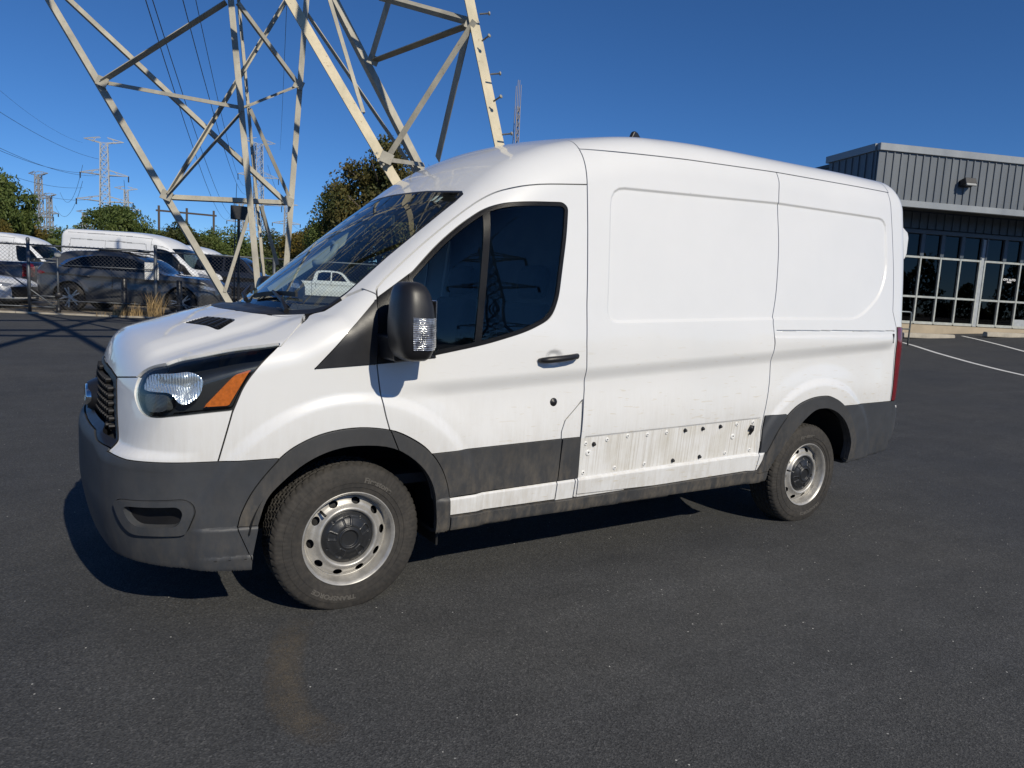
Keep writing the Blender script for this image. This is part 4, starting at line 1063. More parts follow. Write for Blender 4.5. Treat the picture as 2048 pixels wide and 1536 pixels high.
# dusty arc left by a tyre in front of the van
def dust_mat():
    m, nt, b = new_mat('dust_mark'); b.inputs['Base Color'].default_value = (.15, .125, .092, 1); b.inputs['Roughness'].default_value = .95
    n = tex_noise(nt, 14, 6, .7); n2 = tex_noise(nt, 160, 3, .6)
    mu = N(nt, 'ShaderNodeMath', operation='MULTIPLY'); nt.links.new(n.outputs[0], mu.inputs[0]); nt.links.new(n2.outputs[0], mu.inputs[1])
    at_ = N(nt, 'ShaderNodeAttribute', attribute_name='edge'); r = ramp(nt, mu.outputs[0], [(.13, g3(0)), (.38, g3(.75))])
    m2 = N(nt, 'ShaderNodeMath', operation='MULTIPLY'); nt.links.new(r.outputs[0], m2.inputs[0]); nt.links.new(at_.outputs['Fac'], m2.inputs[1]); nt.links.new(m2.outputs[0], b.inputs['Alpha']); return m
def mark(name, pts, w, mat, lift=.004, label=None):
    P = np.array(pts, float); t = np.linspace(0, 1, len(P)); tt = np.linspace(0, 1, 40); C_ = np.stack([make_curve(list(zip(t, P[:, k])))(tt) for k in (0, 1)], 1)
    V = []; A = []; sec = np.linspace(-1, 1, 7)
    for i in range(40):
        d = C_[min(i + 1, 39)] - C_[max(i - 1, 0)]; d /= np.linalg.norm(d); nr = np.array([-d[1], d[0]])
        for s_ in sec:
            q = C_[i] + nr * s_ * w / 2; V.append((q[0], q[1], gz(*q) + lift)); A.append((1 - s_ * s_) * min(1, tt[i] * 5, (1 - tt[i]) * 4))
    F_ = [(i * 7 + j, i * 7 + j + 1, i * 7 + j + 8, i * 7 + j + 7) for i in range(39) for j in range(6)]
    me = raw_mesh(name, V, F_, True); at_ = me.attributes.new('edge', 'FLOAT', 'POINT'); at_.data.foreach_set('value', np.array(A, np.float32))
    o = link(name, me, mat); tag(o, kind='structure'); return o
M['dust'] = dust_mat()
mark('tyre_dust_mark', [(-.20, -.95), (-.33, -1.18), (-.42, -1.45), (-.45, -1.65), (-.42, -1.80), (-.33, -1.90)], .17, M['dust'])
# ------------------------------------------------------------------ the lattice tower standing just behind the van
def galv_mat(name, a, b_):
    m, nt, b = new_mat(name); n = tex_noise(nt, 3.2, 6, .7, stretch=(1, 1, .45)); n2 = tex_noise(nt, 26, 4, .65)
    r = ramp(nt, n.outputs[0], [(.33, a), (.66, b_)]); rs = ramp(nt, n2.outputs[0], [(.62, g3(0)), (.74, g3(.75))])
    nt.links.new(mixc(nt, rs.outputs[0], r.outputs[0], (.20, .12, .055)), b.inputs['Base Color']); b.inputs['Roughness'].default_value = .7; b.inputs['Metallic'].default_value = .15; return m
M['tan_steel'] = galv_mat('weathered_tan_steel', (.48, .43, .31), (.66, .58, .42)); M['galv'] = galv_mat('galvanised_steel', (.30, .285, .24), (.48, .45, .37))
def angle_bar(A, B, w, t=None, flip=1, hint=(0, -1, .2), leg2=1.0):
    """an L-section steel bar from A to B"""
    t = t or max(.010, w * .11); A = Vector(A); B = Vector(B); d = (B - A).normalized(); h = Vector(hint)
    n = (h - d * h.dot(d)).normalized(); s = d.cross(n) * flip
    if leg2 < 1 and s.y > 0: flip = -flip; s = -s
    sec = [(0, 0), (w, 0), (w, -t), (t, -t), (t, -w * leg2), (0, -w * leg2)]; V = []
    for P in (A, B):
        for u, v in sec: V.append(P + s * (u - w * .5) + n * v)
    F_ = [tuple(range(5, -1, -1)), tuple(range(6, 12))] + [(i, (i + 1) % 6, (i + 1) % 6 + 6, i + 6) for i in range(6)]
    return MB().add(V, F_ if flip > 0 else [f[::-1] for f in F_])
PYL = [
    ('leg', 0.130, (-4.00, 13.00, 11.50), (1.62, 7.75, 0.25)),
    ('leg', 0.130, (1.03, 9.94, 11.50), (1.68, 7.83, 0.25)),
    ('leg', 0.130, (1.51, 11.54, 11.50), (2.13, 9.45, 0.25)),
    ('leg', 0.130, (3.19, 10.01, 11.50), (2.20, 8.93, 0.25)),
    ('brace', 0.100, (-1.94, 10.64, 6.78), (2.33, 9.12, 2.85)),
    ('brace', 0.085, (-0.44, 9.68, 4.46), (1.43, 8.64, 4.21)),
    ('brace', 0.085, (1.55, 8.63, 4.22), (2.56, 9.34, 4.87)),
    ('brace', 0.085, (-0.44, 9.62, 4.45), (1.29, 8.92, 5.85)),
    ('brace', 0.085, (1.48, 8.93, 5.90), (2.54, 9.30, 4.95)),
    ('brace', 0.085, (0.39, 8.84, 2.74), (2.36, 9.51, 6.32)),
    ('brace', 0.085, (0.39, 8.78, 2.74), (1.46, 8.56, 4.16)),
    ('brace', 0.085, (1.61, 8.65, 4.21), (2.37, 9.11, 2.95)),
    ('brace', 0.100, (0.40, 8.89, 2.71), (2.35, 9.17, 2.85)),
    ('brace', 0.070, (1.14, 8.20, 1.25), (1.55, 8.27, 2.61)),
    ('brace', 0.070, (1.79, 8.60, 2.68), (2.18, 9.05, 1.75)),
    ('leg', 0.200, (-1.37, 9.43, 11.50), (4.16, 4.24, 0.25)),
    ('brace', 0.070, (2.27, 7.78, 5.57), (3.62, 6.58, 3.25)),
    ('brace', 0.080, (2.19, 7.00, 6.07), (2.64, 6.23, 3.92)),
    ('leg', 0.150, (0.34, 10.13, 11.50), (5.11, 5.42, 0.25)),
    ('leg', 0.200, (2.54, 6.36, 11.50), (4.29, 3.56, 0.25)),
    ('brace', 0.100, (2.77, 6.09, 5.50), (3.52, 4.82, 5.00)),
    ('brace', 0.090, (3.16, 7.25, 4.95), (3.53, 4.86, 4.92)),
    ('brace', 0.100, (3.04, 6.17, 5.82), (3.11, 7.28, 4.95)),
    ('brace', 0.100, (3.54, 4.68, 4.94), (2.75, 5.52, 3.23)),
    ('brace', 0.100, (3.53, 4.86, 4.87), (3.83, 6.24, 3.43)),
    ('brace', 0.090, (2.75, 5.45, 3.18), (3.79, 6.61, 3.39)),
]
pyl = empty('lattice_tower', (3.0, 6.5, gz(3, 6.5)))
tag(pyl, 'weathered tan steel lattice power tower rising behind the white van, cut off by the frame', 'power tower')
def ploc(v): return (v[0] - pyl.location.x, v[1] - pyl.location.y, v[2] - pyl.location.z)
FACE = {6: (0, -.2, -.98), 7: (0, -.2, -.98), 21: (0, -.2, -.98)}                                  # bars whose broad side faces the ground
FACE.update({k: (-.95, .15, -.25) for k in (2, 9, 10, 16, 22, 24)})                                 # and bars that turn it away from the sun
for k, (nm, w, A, B) in enumerate(PYL):
    if k in FACE: mb_ = angle_bar(ploc(A), ploc(B), w * 1.55, t=.012, hint=FACE[k], leg2=.3)
    else: mb_ = angle_bar(ploc(A), ploc(B), w * .74, flip=1 if k % 2 else -1)
    mb_.obj(nm, M['tan_steel'] if w > .16 else M['galv'], pyl)
# more bracing higher up, out of the frame but mirrored in the glass and thrown as shadow
def lerp(a, b, t): return tuple(a[i] + (b[i] - a[i]) * t for i in range(3))
L_ = [m for m in PYL if m[0] == 'leg']
for i, j, pr in ((0, 1, .7), (1, 3, .7), (4, 6, .7), (4, 5, .7), (5, 6, .7), (0, 2, .7)):
    for (ta, tb) in ((.42, .25), (.42, .42), (.25, .08), (.08, .08), (.08, .25)):
        a = lerp(L_[i][2], L_[i][3], ta); b = lerp(L_[j][2], L_[j][3], tb)
        angle_bar(ploc(a), ploc(b), .085).obj('brace', M['galv'], pyl)
# unseen bars added above the frame to throw the crossed shadows by the fence
for A, B in (((-1.30, 9.0, 8.0), (.45, -2.4, 8.0)), ((-1.55, -2.2, 8.0), (1.25, 7.3, 8.0)), ((-3.2, .80, 8.0), (2.0, .82, 8.0)), ((-3.2, 3.4, 8.1), (2.2, 4.9, 8.0)), ((-3.4, 1.4, 8.0), (1.8, 2.3, 8.0)), ((-3.6, 4.6, 8.2), (1.0, 9.9, 11.4)), ((-3.4, .7, 8.0), (-3.5, 4.6, 8.2)), ((2.0, .8, 8.0), (2.3, 5.0, 8.0)), ((2.3, 5.0, 8.0), (2.9, 7.0, 9.0))):
    angle_bar(ploc(A), ploc(B), .13).obj('brace', M['galv'], pyl)
for A, B in (((-7.6, 2.3, .2), (-3.3, 2.2, 8.0)), ((-7.6, 2.5, .2), (-3.6, 4.7, 8.3))): angle_bar(ploc(A), ploc(B), .18).obj('leg', M['tan_steel'], pyl)  # unseen legs added outside the frame to carry those shadow bars
sb_me = MB().lathe([(0, .0), (.011, .0), (.011, .12), (.024, .121), (.024, .138), (0, .139)], 8).mesh('step_bolt', True)
for k, p in enumerate([(3.57, 4.61, 5.01), (3.59, 4.55, 4.67), (3.67, 4.43, 4.25), (3.7, 4.37, 3.91), (3.78, 4.25, 3.49)]):
    o = link('step_bolt', sb_me, M['galv'], pyl, ploc(p)); o.rotation_euler = (R(78), 0, R(75)) if k % 2 == 0 else (R(70), 0, R(18))
for p in ((.38, 8.82, 2.72), (2.35, 9.08, 2.86), (-.44, 9.6, 4.45), (2.56, 9.28, 4.9), (2.70, 5.46, 3.2), (3.54, 4.76, 4.92), (3.13, 7.2, 4.95)):
    o = MB().box((0, 0, 0), (.17, .014, .15), bev=.004).obj('gusset_plate', M['galv'], pyl, loc=ploc(p)); o.rotation_euler = (R(-8), R(20), R(-25))
bolt_me = MB().lathe([(0, .016), (.016, .016), (.018, 0)], 6, axis='Y').mesh('bolt_head')
for p in ((2.56, 5.54, 3.24), (2.595, 5.50, 3.155), (2.63, 5.46, 3.075), (2.60, 5.55, 3.26), (2.66, 5.47, 3.11)): link('bolt_head', bolt_me, M['galv'], pyl, ploc(p))
for p in ((1.68, 7.83), (1.62, 7.62), (2.13, 9.45), (2.20, 8.93), (4.16, 4.24), (4.29, 3.56), (5.11, 5.42)):
    MB().lathe([(0, .42), (.17, .42), (.19, .40), (.20, 0)], 20).obj('concrete_pier', conc, pyl, loc=ploc((p[0], p[1], gz(*p) - .05)))
bd = empty('sign_board', (2.33, 13.05, gz(2.33, 13.05))); tag(bd, 'small black panel with a tall thin whip aerial in front of the fence', 'sign')
MB().box((0, 0, 2.62), (.36, .05, .30), bev=.01).obj('panel', M['black_trim'], bd); MB().tube([(0, .04, 0), (0, .04, 2.6)], .03, 8).obj('post', M['black_trim'], bd)
MB().tube([(-.10, .02, .3), (-.09, .02, 2.0), (-.05, .02, 3.25)], [.016, .012, .005], 6).obj('whip_aerial', M['black_trim'], bd)
# ------------------------------------------------------------------ the metal-clad shop on the right, its pavement, kerb stops, rail and parking lines
BO = Vector((24.05, 9.75, 0)); BX = Vector((.936, -.352, 0)).normalized(); BY = Vector((.352, .936, 0)).normalized()   # along the front, into the building
BZ = 1.12
def bw(u, v, z): return BO + BX * u + BY * v + Vector((0, 0, z))
brot = math.atan2(BX.y, BX.x)
shop = empty('shop_building', bw(0, 0, BZ), brot)
tag(shop, 'grey metal-clad shop with dark glass front and ribbed fascia behind the van', 'building')
def metal(name, col, rough=.5): return plain(name, col, rough, .25, var=.10, scale=1.5, stretch=(1, 1, .3))
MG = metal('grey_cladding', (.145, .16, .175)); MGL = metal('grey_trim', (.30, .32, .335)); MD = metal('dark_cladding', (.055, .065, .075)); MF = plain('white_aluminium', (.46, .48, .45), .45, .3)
MP = plain('slate_blue_paint', (.075, .095, .12), .45); MS = plain('light_grey_paint', (.36, .39, .42), .5)
pane_glass = glass_mat('shop_glass', (.10, .11, .11), 1.36)
U0, U1 = -3.35, 16.0; ZB = 0.0
# wall above and beside the glazing
soff_z = 3.72
def sbox(name, c, s_, mat, par=shop, bev=0): return MB().box(c, s_, bev=bev).obj(name, mat, par)
sbox('back_room', ((U0 + U1) / 2, 6.5, 1.9), (U1 - U0 - .3, .2, 3.8), M['interior'])
sbox('shop_floor', ((U0 + U1) / 2, 3.3, -.02), (U1 - U0, 6.4, .06), M['interior'])
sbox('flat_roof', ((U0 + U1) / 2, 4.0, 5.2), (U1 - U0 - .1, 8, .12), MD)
sbox('side_wall', (U0 + .2, 4.0, 2.6), (.2, 8, 5.2), MG)
hd_z = 3.10
for i in range(int((U1 - U0) / .32)):                     # dark ribbed wall over the glazing
    u = U0 + .16 + i * .32; sbox('wall_panel', (u, .0, (hd_z + soff_z) / 2 + .06), (.314, .06, soff_z - hd_z - .10), MP); 
    MB().box((u + .16, -.045, (hd_z + soff_z) / 2 + .06), (.035, .04, soff_z - hd_z - .10)).obj('rib', MP, shop)
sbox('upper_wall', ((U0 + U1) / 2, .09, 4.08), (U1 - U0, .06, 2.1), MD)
sbox('header_beam', ((U0 + U1) / 2, -.02, hd_z), (U1 - U0, .16, .12), MP)
# glazing: posts and mullions with one pane in each opening
posts = [-3.10, -2.02, -.93, .16, 1.27, 2.44, 3.62]; wide = {4}
zs = [0.05, .93, 2.26, 3.04]
us = [U0, -2.64, -1.85, -1.06, -.27, .52, 1.31, 2.10, 2.30, 3.06, 3.78, 4.6, 5.6, 6.5, 7.4, 8.3, 9.2, 10.1, 11.0, 11.9, 12.8, 13.7, 14.6, 15.6]
for i, u in enumerate(us[1:]):
    sbox('mullion', (u, 0, 1.16), (.055, .10, 2.26), MF); sbox('mullion', (u, 0, 2.68), (.14 if i not in (6, 7) else .06, .12, .76), MP)
sbox('mullion', (2.20, .0, 1.5), (.16, .06, 3.0), MS)
for z in zs[:3]:
    for a, b in zip(us[:-1], us[1:]):
        if b - a > .4: sbox('transom', ((a + b) / 2, .003, z), (b - a - .055, .09, .065 if z > .1 else .09), MF)
for a, b in zip(us[:-1], us[1:]):
    if b - a < .4: continue
    for z0, z1 in zip(zs[:-1], zs[1:]):
        sbox('pane', ((a + b) / 2, .02, (z0 + z1) / 2), (b - a - .05, .012, z1 - z0 - .06), pane_glass)
# projecting ribbed fascia
FZ0, FZ1, FD = 3.66, 5.30, 1.55; FU0 = -3.48
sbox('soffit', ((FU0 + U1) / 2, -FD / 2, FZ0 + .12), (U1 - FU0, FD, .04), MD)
for i in range(int((U1 - FU0) / .262)):
    u = FU0 + .131 + i * .262
    sbox('metal_panel', (u, -FD, (FZ0 + FZ1) / 2 + .05), (.258, .05, FZ1 - FZ0 - .18), MG)
    MB().prism([(u + .096, -FD - .026), (u + .112, -FD - .060), (u + .150, -FD - .060), (u + .166, -FD - .026)], 'Z', FZ0 + .16, FZ1 - .10).obj('rib', MG, shop)
for nm, z, h, d_, mt in (('fascia_trim', FZ0 + .06, .20, .12, MGL), ('parapet_cap', FZ1 + .04, .22, .16, MGL)):
    sbox(nm, ((FU0 + U1) / 2, -FD - .02, z), (U1 - FU0 + .06, d_, h), mt, bev=.012)
sbox('fascia_side', (FU0 + .01, (-FD + .9) / 2, (FZ0 + FZ1) / 2), (.05, FD + .9 - .1, FZ1 - FZ0 - .1), MG)
for i in range(7): MB().box((FU0 - .03, -FD + .2 + i * .335, (FZ0 + FZ1) / 2), (.04, .05, FZ1 - FZ0 - .2)).obj('rib', MG, shop)
sbox('parapet_cap', (FU0, (-FD + .9) / 2 + .08, FZ1 + .041), (.16, FD + .9, .215), MGL)
# wall light
wl = MB().box((-.35, -FD - .17, 4.50), (.42, .28, .20), Matrix.Rotation(R(-18), 3, 'X'), bev=.02).obj('wall_light', M['black_trim'], shop)
MB().box((-.35, -FD - .30, 4.45), (.36, .05, .16), Matrix.Rotation(R(-32), 3, 'X'), bev=.01).obj('lamp_lens', M['interior_grey'], wl)
def text_mesh(name, s, size, bold=.0):
    cu = bpy.data.curves.new(name, 'FONT'); cu.body = s; cu.size = size; cu.align_x = 'CENTER'; cu.extrude = .001; cu.offset = bold
    o = bpy.data.objects.new('tmp_text', cu); COL.objects.link(o); bpy.context.view_layer.update()
    me = bpy.data.meshes.new_from_object(o.evaluated_get(bpy.context.evaluated_depsgraph_get())); bpy.data.objects.remove(o); bpy.data.curves.remove(cu); me.name = name; return me
wt = plain('white_vinyl', (.85, .85, .85), .5)
for s, sz, z in (('CITY AUTO', .098, 1.66), ('PARTS', .060, 1.59)):
    o = link('window_lettering', text_mesh('window_lettering', s, sz, .004), wt, shop, (3.42, -.004, z), (R(90), 0, 0))
sbox('door_kick_plate', (4.2, -.01, .18), (.76, .06, .28), MS)
# raised pavement
pv = MB().box((0, 0, 0), (U1 - U0 + 6, 1.3, .5)).obj('pavement', plain('pavement_concrete', (.46, .38, .27), .9, var=.15, scale=2, bmp=.2), None)
pv.location = bw((U0 + U1) / 2, -.55, BZ - .26); pv.rotation_euler = (0, 0, brot); tag(pv, kind='structure')
def stop(u, v, label):
    c = bw(u, v, 0); z = gz(c.x, c.y) + .005
    o = MB().prism([(-.10, -.02), (.10, -.02), (.09, .10), (.06, .135), (-.06, .135), (-.09, .10)], 'X', -.91, .91).obj('wheel_stop', conc, None, loc=(c.x, c.y, z)); o.rotation_euler = (0, 0, brot)
    soften(o, .015, 2, 40); tag(o, label, 'wheel stop', 'concrete wheel stops before the shop')
stop(-1.72, -2.42, 'pale concrete wheel stop nearest the van, behind the metal rail'); stop(1.22, -2.45, 'pale concrete wheel stop at the right edge of the frame')
# steel rail by the kerb
rl = empty('hand_rail', (18.82, 7.12, gz(18.82, 7.12)), brot); tag(rl, 'dark steel tube rail standing beside the rear of the van', 'railing')
GP = plain('rail_steel', (.30, .33, .33), .35, .7)
h_ = .92
MB().tube([(0, 0, 0), (0, 0, h_ - .06), (-.02, 0, h_ - .015), (-.07, 0, h_), (-1.5, 0, h_)], .022, 10).obj('top_rail', GP, rl, True)
MB().tube([(-1.4, 0, -.05), (-1.4, 0, h_)], .022, 10).obj('post', GP, rl, True); MB().tube([(0, 0, .45), (-1.4, 0, .45)], .018, 8).obj('mid_rail', GP, rl, True)
# parking lines
def line_mat():
    m, nt, b = new_mat('line_paint'); n = tex_noise(nt, 30, 5, .7); r = ramp(nt, n.outputs[0], [(.3, (.55, .54, .50)), (.55, (.80, .79, .75))]); nt.links.new(r.outputs[0], b.inputs['Base Color']); b.inputs['Roughness'].default_value = .8; return m
LP = line_mat()
def pline(pts, w=.10):
    V = []; P = np.array(pts, float); t = np.linspace(0, 1, len(P)); tt = np.linspace(0, 1, 24); C_ = np.stack([np.interp(tt, t, P[:, k]) for k in (0, 1)], 1)
    for i in range(24):
        d = C_[min(i + 1, 23)] - C_[max(i - 1, 0)]; d /= np.linalg.norm(d); nr = np.array([-d[1], d[0]])
        for s_ in (-1, 1): q = C_[i] + nr * s_ * w / 2; V.append((q[0], q[1], gz(*q) + .004))
    o = link('parking_line', raw_mesh('parking_line', V, [(2 * i, 2 * i + 1, 2 * i + 3, 2 * i + 2) for i in range(23)], True), LP); tag(o, kind='structure')
pline([(19.48, 7.66), (18.86, 6.94), (17.74, 5.80), (16.39, 4.29), (15.60, 3.31), (15.13, 2.66), (14.66, 1.94)])
pline([(23.35, 7.95), (22.45, 6.99), (21.39, 5.95), (20.13, 4.80), (18.96, 3.64)])
# ------------------------------------------------------------------ chain-link fence with its gate, bollards and sign
fen = empty('chain_link_fence', (.95, fence_y(.95), gz(.95, fence_y(.95))))
tag(fen, 'grey chain-link fence with pipe posts in front of the parked vehicles', 'fence')
FS = plain('fence_pipe', (.13, .14, .15), .5, .5, var=.3, scale=12); FW = plain('fence_wire', (.11, .11, .11), .55, .5)
fl = fen.location
def fpt(x, z): y = fence_y(x); return Vector((x - fl.x, y - fl.y, gz(x, y) + z - fl.z))
FX = [-10.0, -7.245, -4.48, -1.715, 1.05, 3.815, 6.58, 9.345, 12.1]; FH = 1.80
for k, x in enumerate(FX):
    a, b = fpt(x, -.1), fpt(x, FH)
    p = MB().tube([a, b], .040, 12).obj('post', FS, fen, True)
    MB().lathe([(.046, 0), (.046, .04), (.03, .075), (0, .085)], 12, c=b).obj('post_cap', FS, p, True)
def bar(x0, x1, z, r, nm, mat=None):
    n = max(2, int((x1 - x0) / 1.3)); MB().tube([fpt(x, z) for x in np.linspace(x0, x1, n + 1)], r, 8).obj(nm, mat or FS, fen, True)
for x0, x1 in zip(FX[:-1], FX[1:]):
    bar(x0 + .04, x1 - .04, FH - .10, .022, 'top_rail'); bar(x0 + .04, x1 - .04, .34, .013, 'tension_rail')
    w = MB(); H0, H1, st = .06, FH - .06, .092
    L = x1 - x0 - .08; hh = H1 - H0
    for s_ in (-1, 1):
        for k in range(int((L + hh) / st) + 1):
            c = k * st - (hh if s_ > 0 else 0)
            ta, tb = (max(0, c), min(L, c + hh)) if s_ > 0 else (max(0, c - hh), min(L, c))
            if tb - ta < .02: continue
            za, zb = ((ta - c), (tb - c)) if s_ > 0 else ((c - ta), (c - tb))
            w.tube([fpt(x0 + .04 + ta, H0 + za), fpt(x0 + .04 + tb, H0 + zb)], .0024, 4, cap=False)
    o = w.obj('chain_link_mesh', FW, fen); o['kind'] = 'stuff'
# gate leaf left of the second post
MB().tube([fpt(-1.10, .02), fpt(-1.10, 1.62)], .024, 10).obj('gate_post', FS, fen, True)
for z in (1.37, 1.29): bar(-1.65, -1.10, z, .016, 'gate_rail')
bar(-1.10, 1.0, 1.24, .014, 'gate_rail'); bar(-6.9, -1.10, .17, .016, 'gate_rail'); bar(-1.65, -1.1, .44, .016, 'gate_rail')
MB().tube([fpt(-2.2, 1.0), fpt(-1.10, .12)], .018, 8).obj('gate_brace', FS, fen, True)
MB().tube([fpt(-1.10, -.02) + Vector((0, -.05, 0)), fpt(-1.10, .20) + Vector((0, -.05, 0))], .055, 10).obj('gate_wheel_block', M['black_trim'], fen, True)
for z, mt in ((1.50, M['interior_grey']), (.48, M['black_trim'])):
    MB().lathe([(0, .03), (.04, .028), (.065, .018), (.078, 0)], 24, axis='Y', c=fpt(-1.09, z) + Vector((0, -.05, 0))).obj('gate_disc', mt, fen, True)
sg_ = MB().box((0, 0, 0), (.34, .012, .44), bev=.003).obj('notice_board', M['reflect_white'], None, loc=(.97, fence_y(.97) + .06, gz(.97, fence_y(.97)) + 1.20)); sg_.rotation_euler = (0, 0, R(-21)); tag(sg_, 'blank white notice fixed behind a fence post by the dark SUV', 'sign')
for x, h_, lb in ((.36, .98, 'black steel bollard before the rear door of the dark SUV'), (1.62, 1.0, 'black steel bollard before the front wheel of the dark SUV')):
    y = fence_y(x) + .25
    o = MB().lathe([(.07, 0), (.07, h_ - .02), (.055, h_), (0, h_)], 14).obj('bollard', M['black_trim'], None, True, loc=(x, y, gz(x, y))); tag(o, lb, 'bollard', 'bollards behind the fence')
# dry weeds
def weeds(x, y, n, hgt, spread, seed, label):
    rnd = random.Random(seed); V = []; F_ = []
    for k in range(n):
        a = rnd.uniform(0, 6.28); r_ = spread * rnd.random() ** .7; bx, by = r_ * math.cos(a), r_ * math.sin(a) * .5
        h_ = hgt * rnd.uniform(.35, 1); lx, ly = rnd.uniform(-.4, .4) * h_, rnd.uniform(-.3, .3) * h_; w = rnd.uniform(.004, .009); t = rnd.uniform(0, 3.14); wx, wy = w * math.cos(t), w * math.sin(t)
        o = len(V); V += [(bx - wx, by - wy, 0), (bx + wx, by + wy, 0), (bx + lx * .4 + wx * .8, by + ly * .4 + wy * .8, h_ * .6), (bx + lx * .4 - wx * .8, by + ly * .4 - wy * .8, h_ * .6), (bx + lx, by + ly, h_)]
        F_ += [(o, o + 1, o + 2, o + 3), (o + 3, o + 2, o + 4)]
    o = link('weeds', raw_mesh('weeds', V, F_, False), M['weed'], None, (x, y, gz(x, y))); tag(o, label, 'weeds', kind='stuff')
M['weed'] = plain('dry_grass', (.33, .23, .11), .9, var=.4, scale=6)
weeds(.42, fence_y(.42) - .12, 190, .42, .38, 3, 'low tuft of dry grass at the foot of the fence by the bollard')
weeds(1.0, fence_y(1.0) - .10, 120, .80, .22, 5, 'tall dry stalks growing at the fence post with the white notice')
weeds(.0, fence_y(0) - .10, 40, .15, .4, 8, 'thin dry grass along the yard edging')
# ------------------------------------------------------------------ vehicles parked behind the fence
tm_lo = tyre_mesh('car_tyre', R0=.352, nseg=72, flat=True)
def spoke_rim(name, r0=.27, n=5):
    b = MB().lathe([(r0 + .005, .02), (r0, .004), (r0 - .012, .002), (r0 - .02, .03), (r0 - .03, .10)], 40, axis='Y')
    b.V = [(x, -y, z) for x, y, z in b.V]
    for k in range(n):
        for s_ in (-1, 1):
            a = 2 * math.pi * k / n + s_ * .17; a2 = 2 * math.pi * k / n + s_ * .05
            b.tube([(.05 * math.cos(a2), .018, .05 * math.sin(a2)), ((r0 - .012) * math.cos(a), .012, (r0 - .012) * math.sin(a))], 0, flat=(.032, .03))
    h_ = MB().lathe([(0, -.012), (.045, -.014), (.065, -.02)], 16, axis='Y'); b.add(h_.V, h_.F)
    return b.mesh(name)
rim5 = spoke_rim('alloy_rim'); well_disc = MB().lathe([(0, .11), (.27, .10)], 20, axis='Y'); well_me = raw_mesh('wheel_back', [(x, -y, z) for x, y, z in well_disc.V], well_disc.F, True)
def car_wheel(parent, x, y, sy, rad=.352, rim_me=None, mat=None):
    w = empty('wheel', (x, y, rad - .012), 0, parent); k = rad / .352; w.scale = (k, sy * k, k)
    link('tyre', tm_lo, M['tyre'], w); link('rim', rim_me or rim5, mat or M['alloy'], w); link('wheel_back', well_me, M['dark'], w)
M['alloy'] = plain('alloy', (.50, .51, .53), .3, .85); M['cglass'] = glass_mat('car_glass', (.05, .06, .065), 1.5)
def car_paint(name, col, metal=.5):
    m = plain(name, col, .32, metal, 1.0, var=.05, scale=3); return m
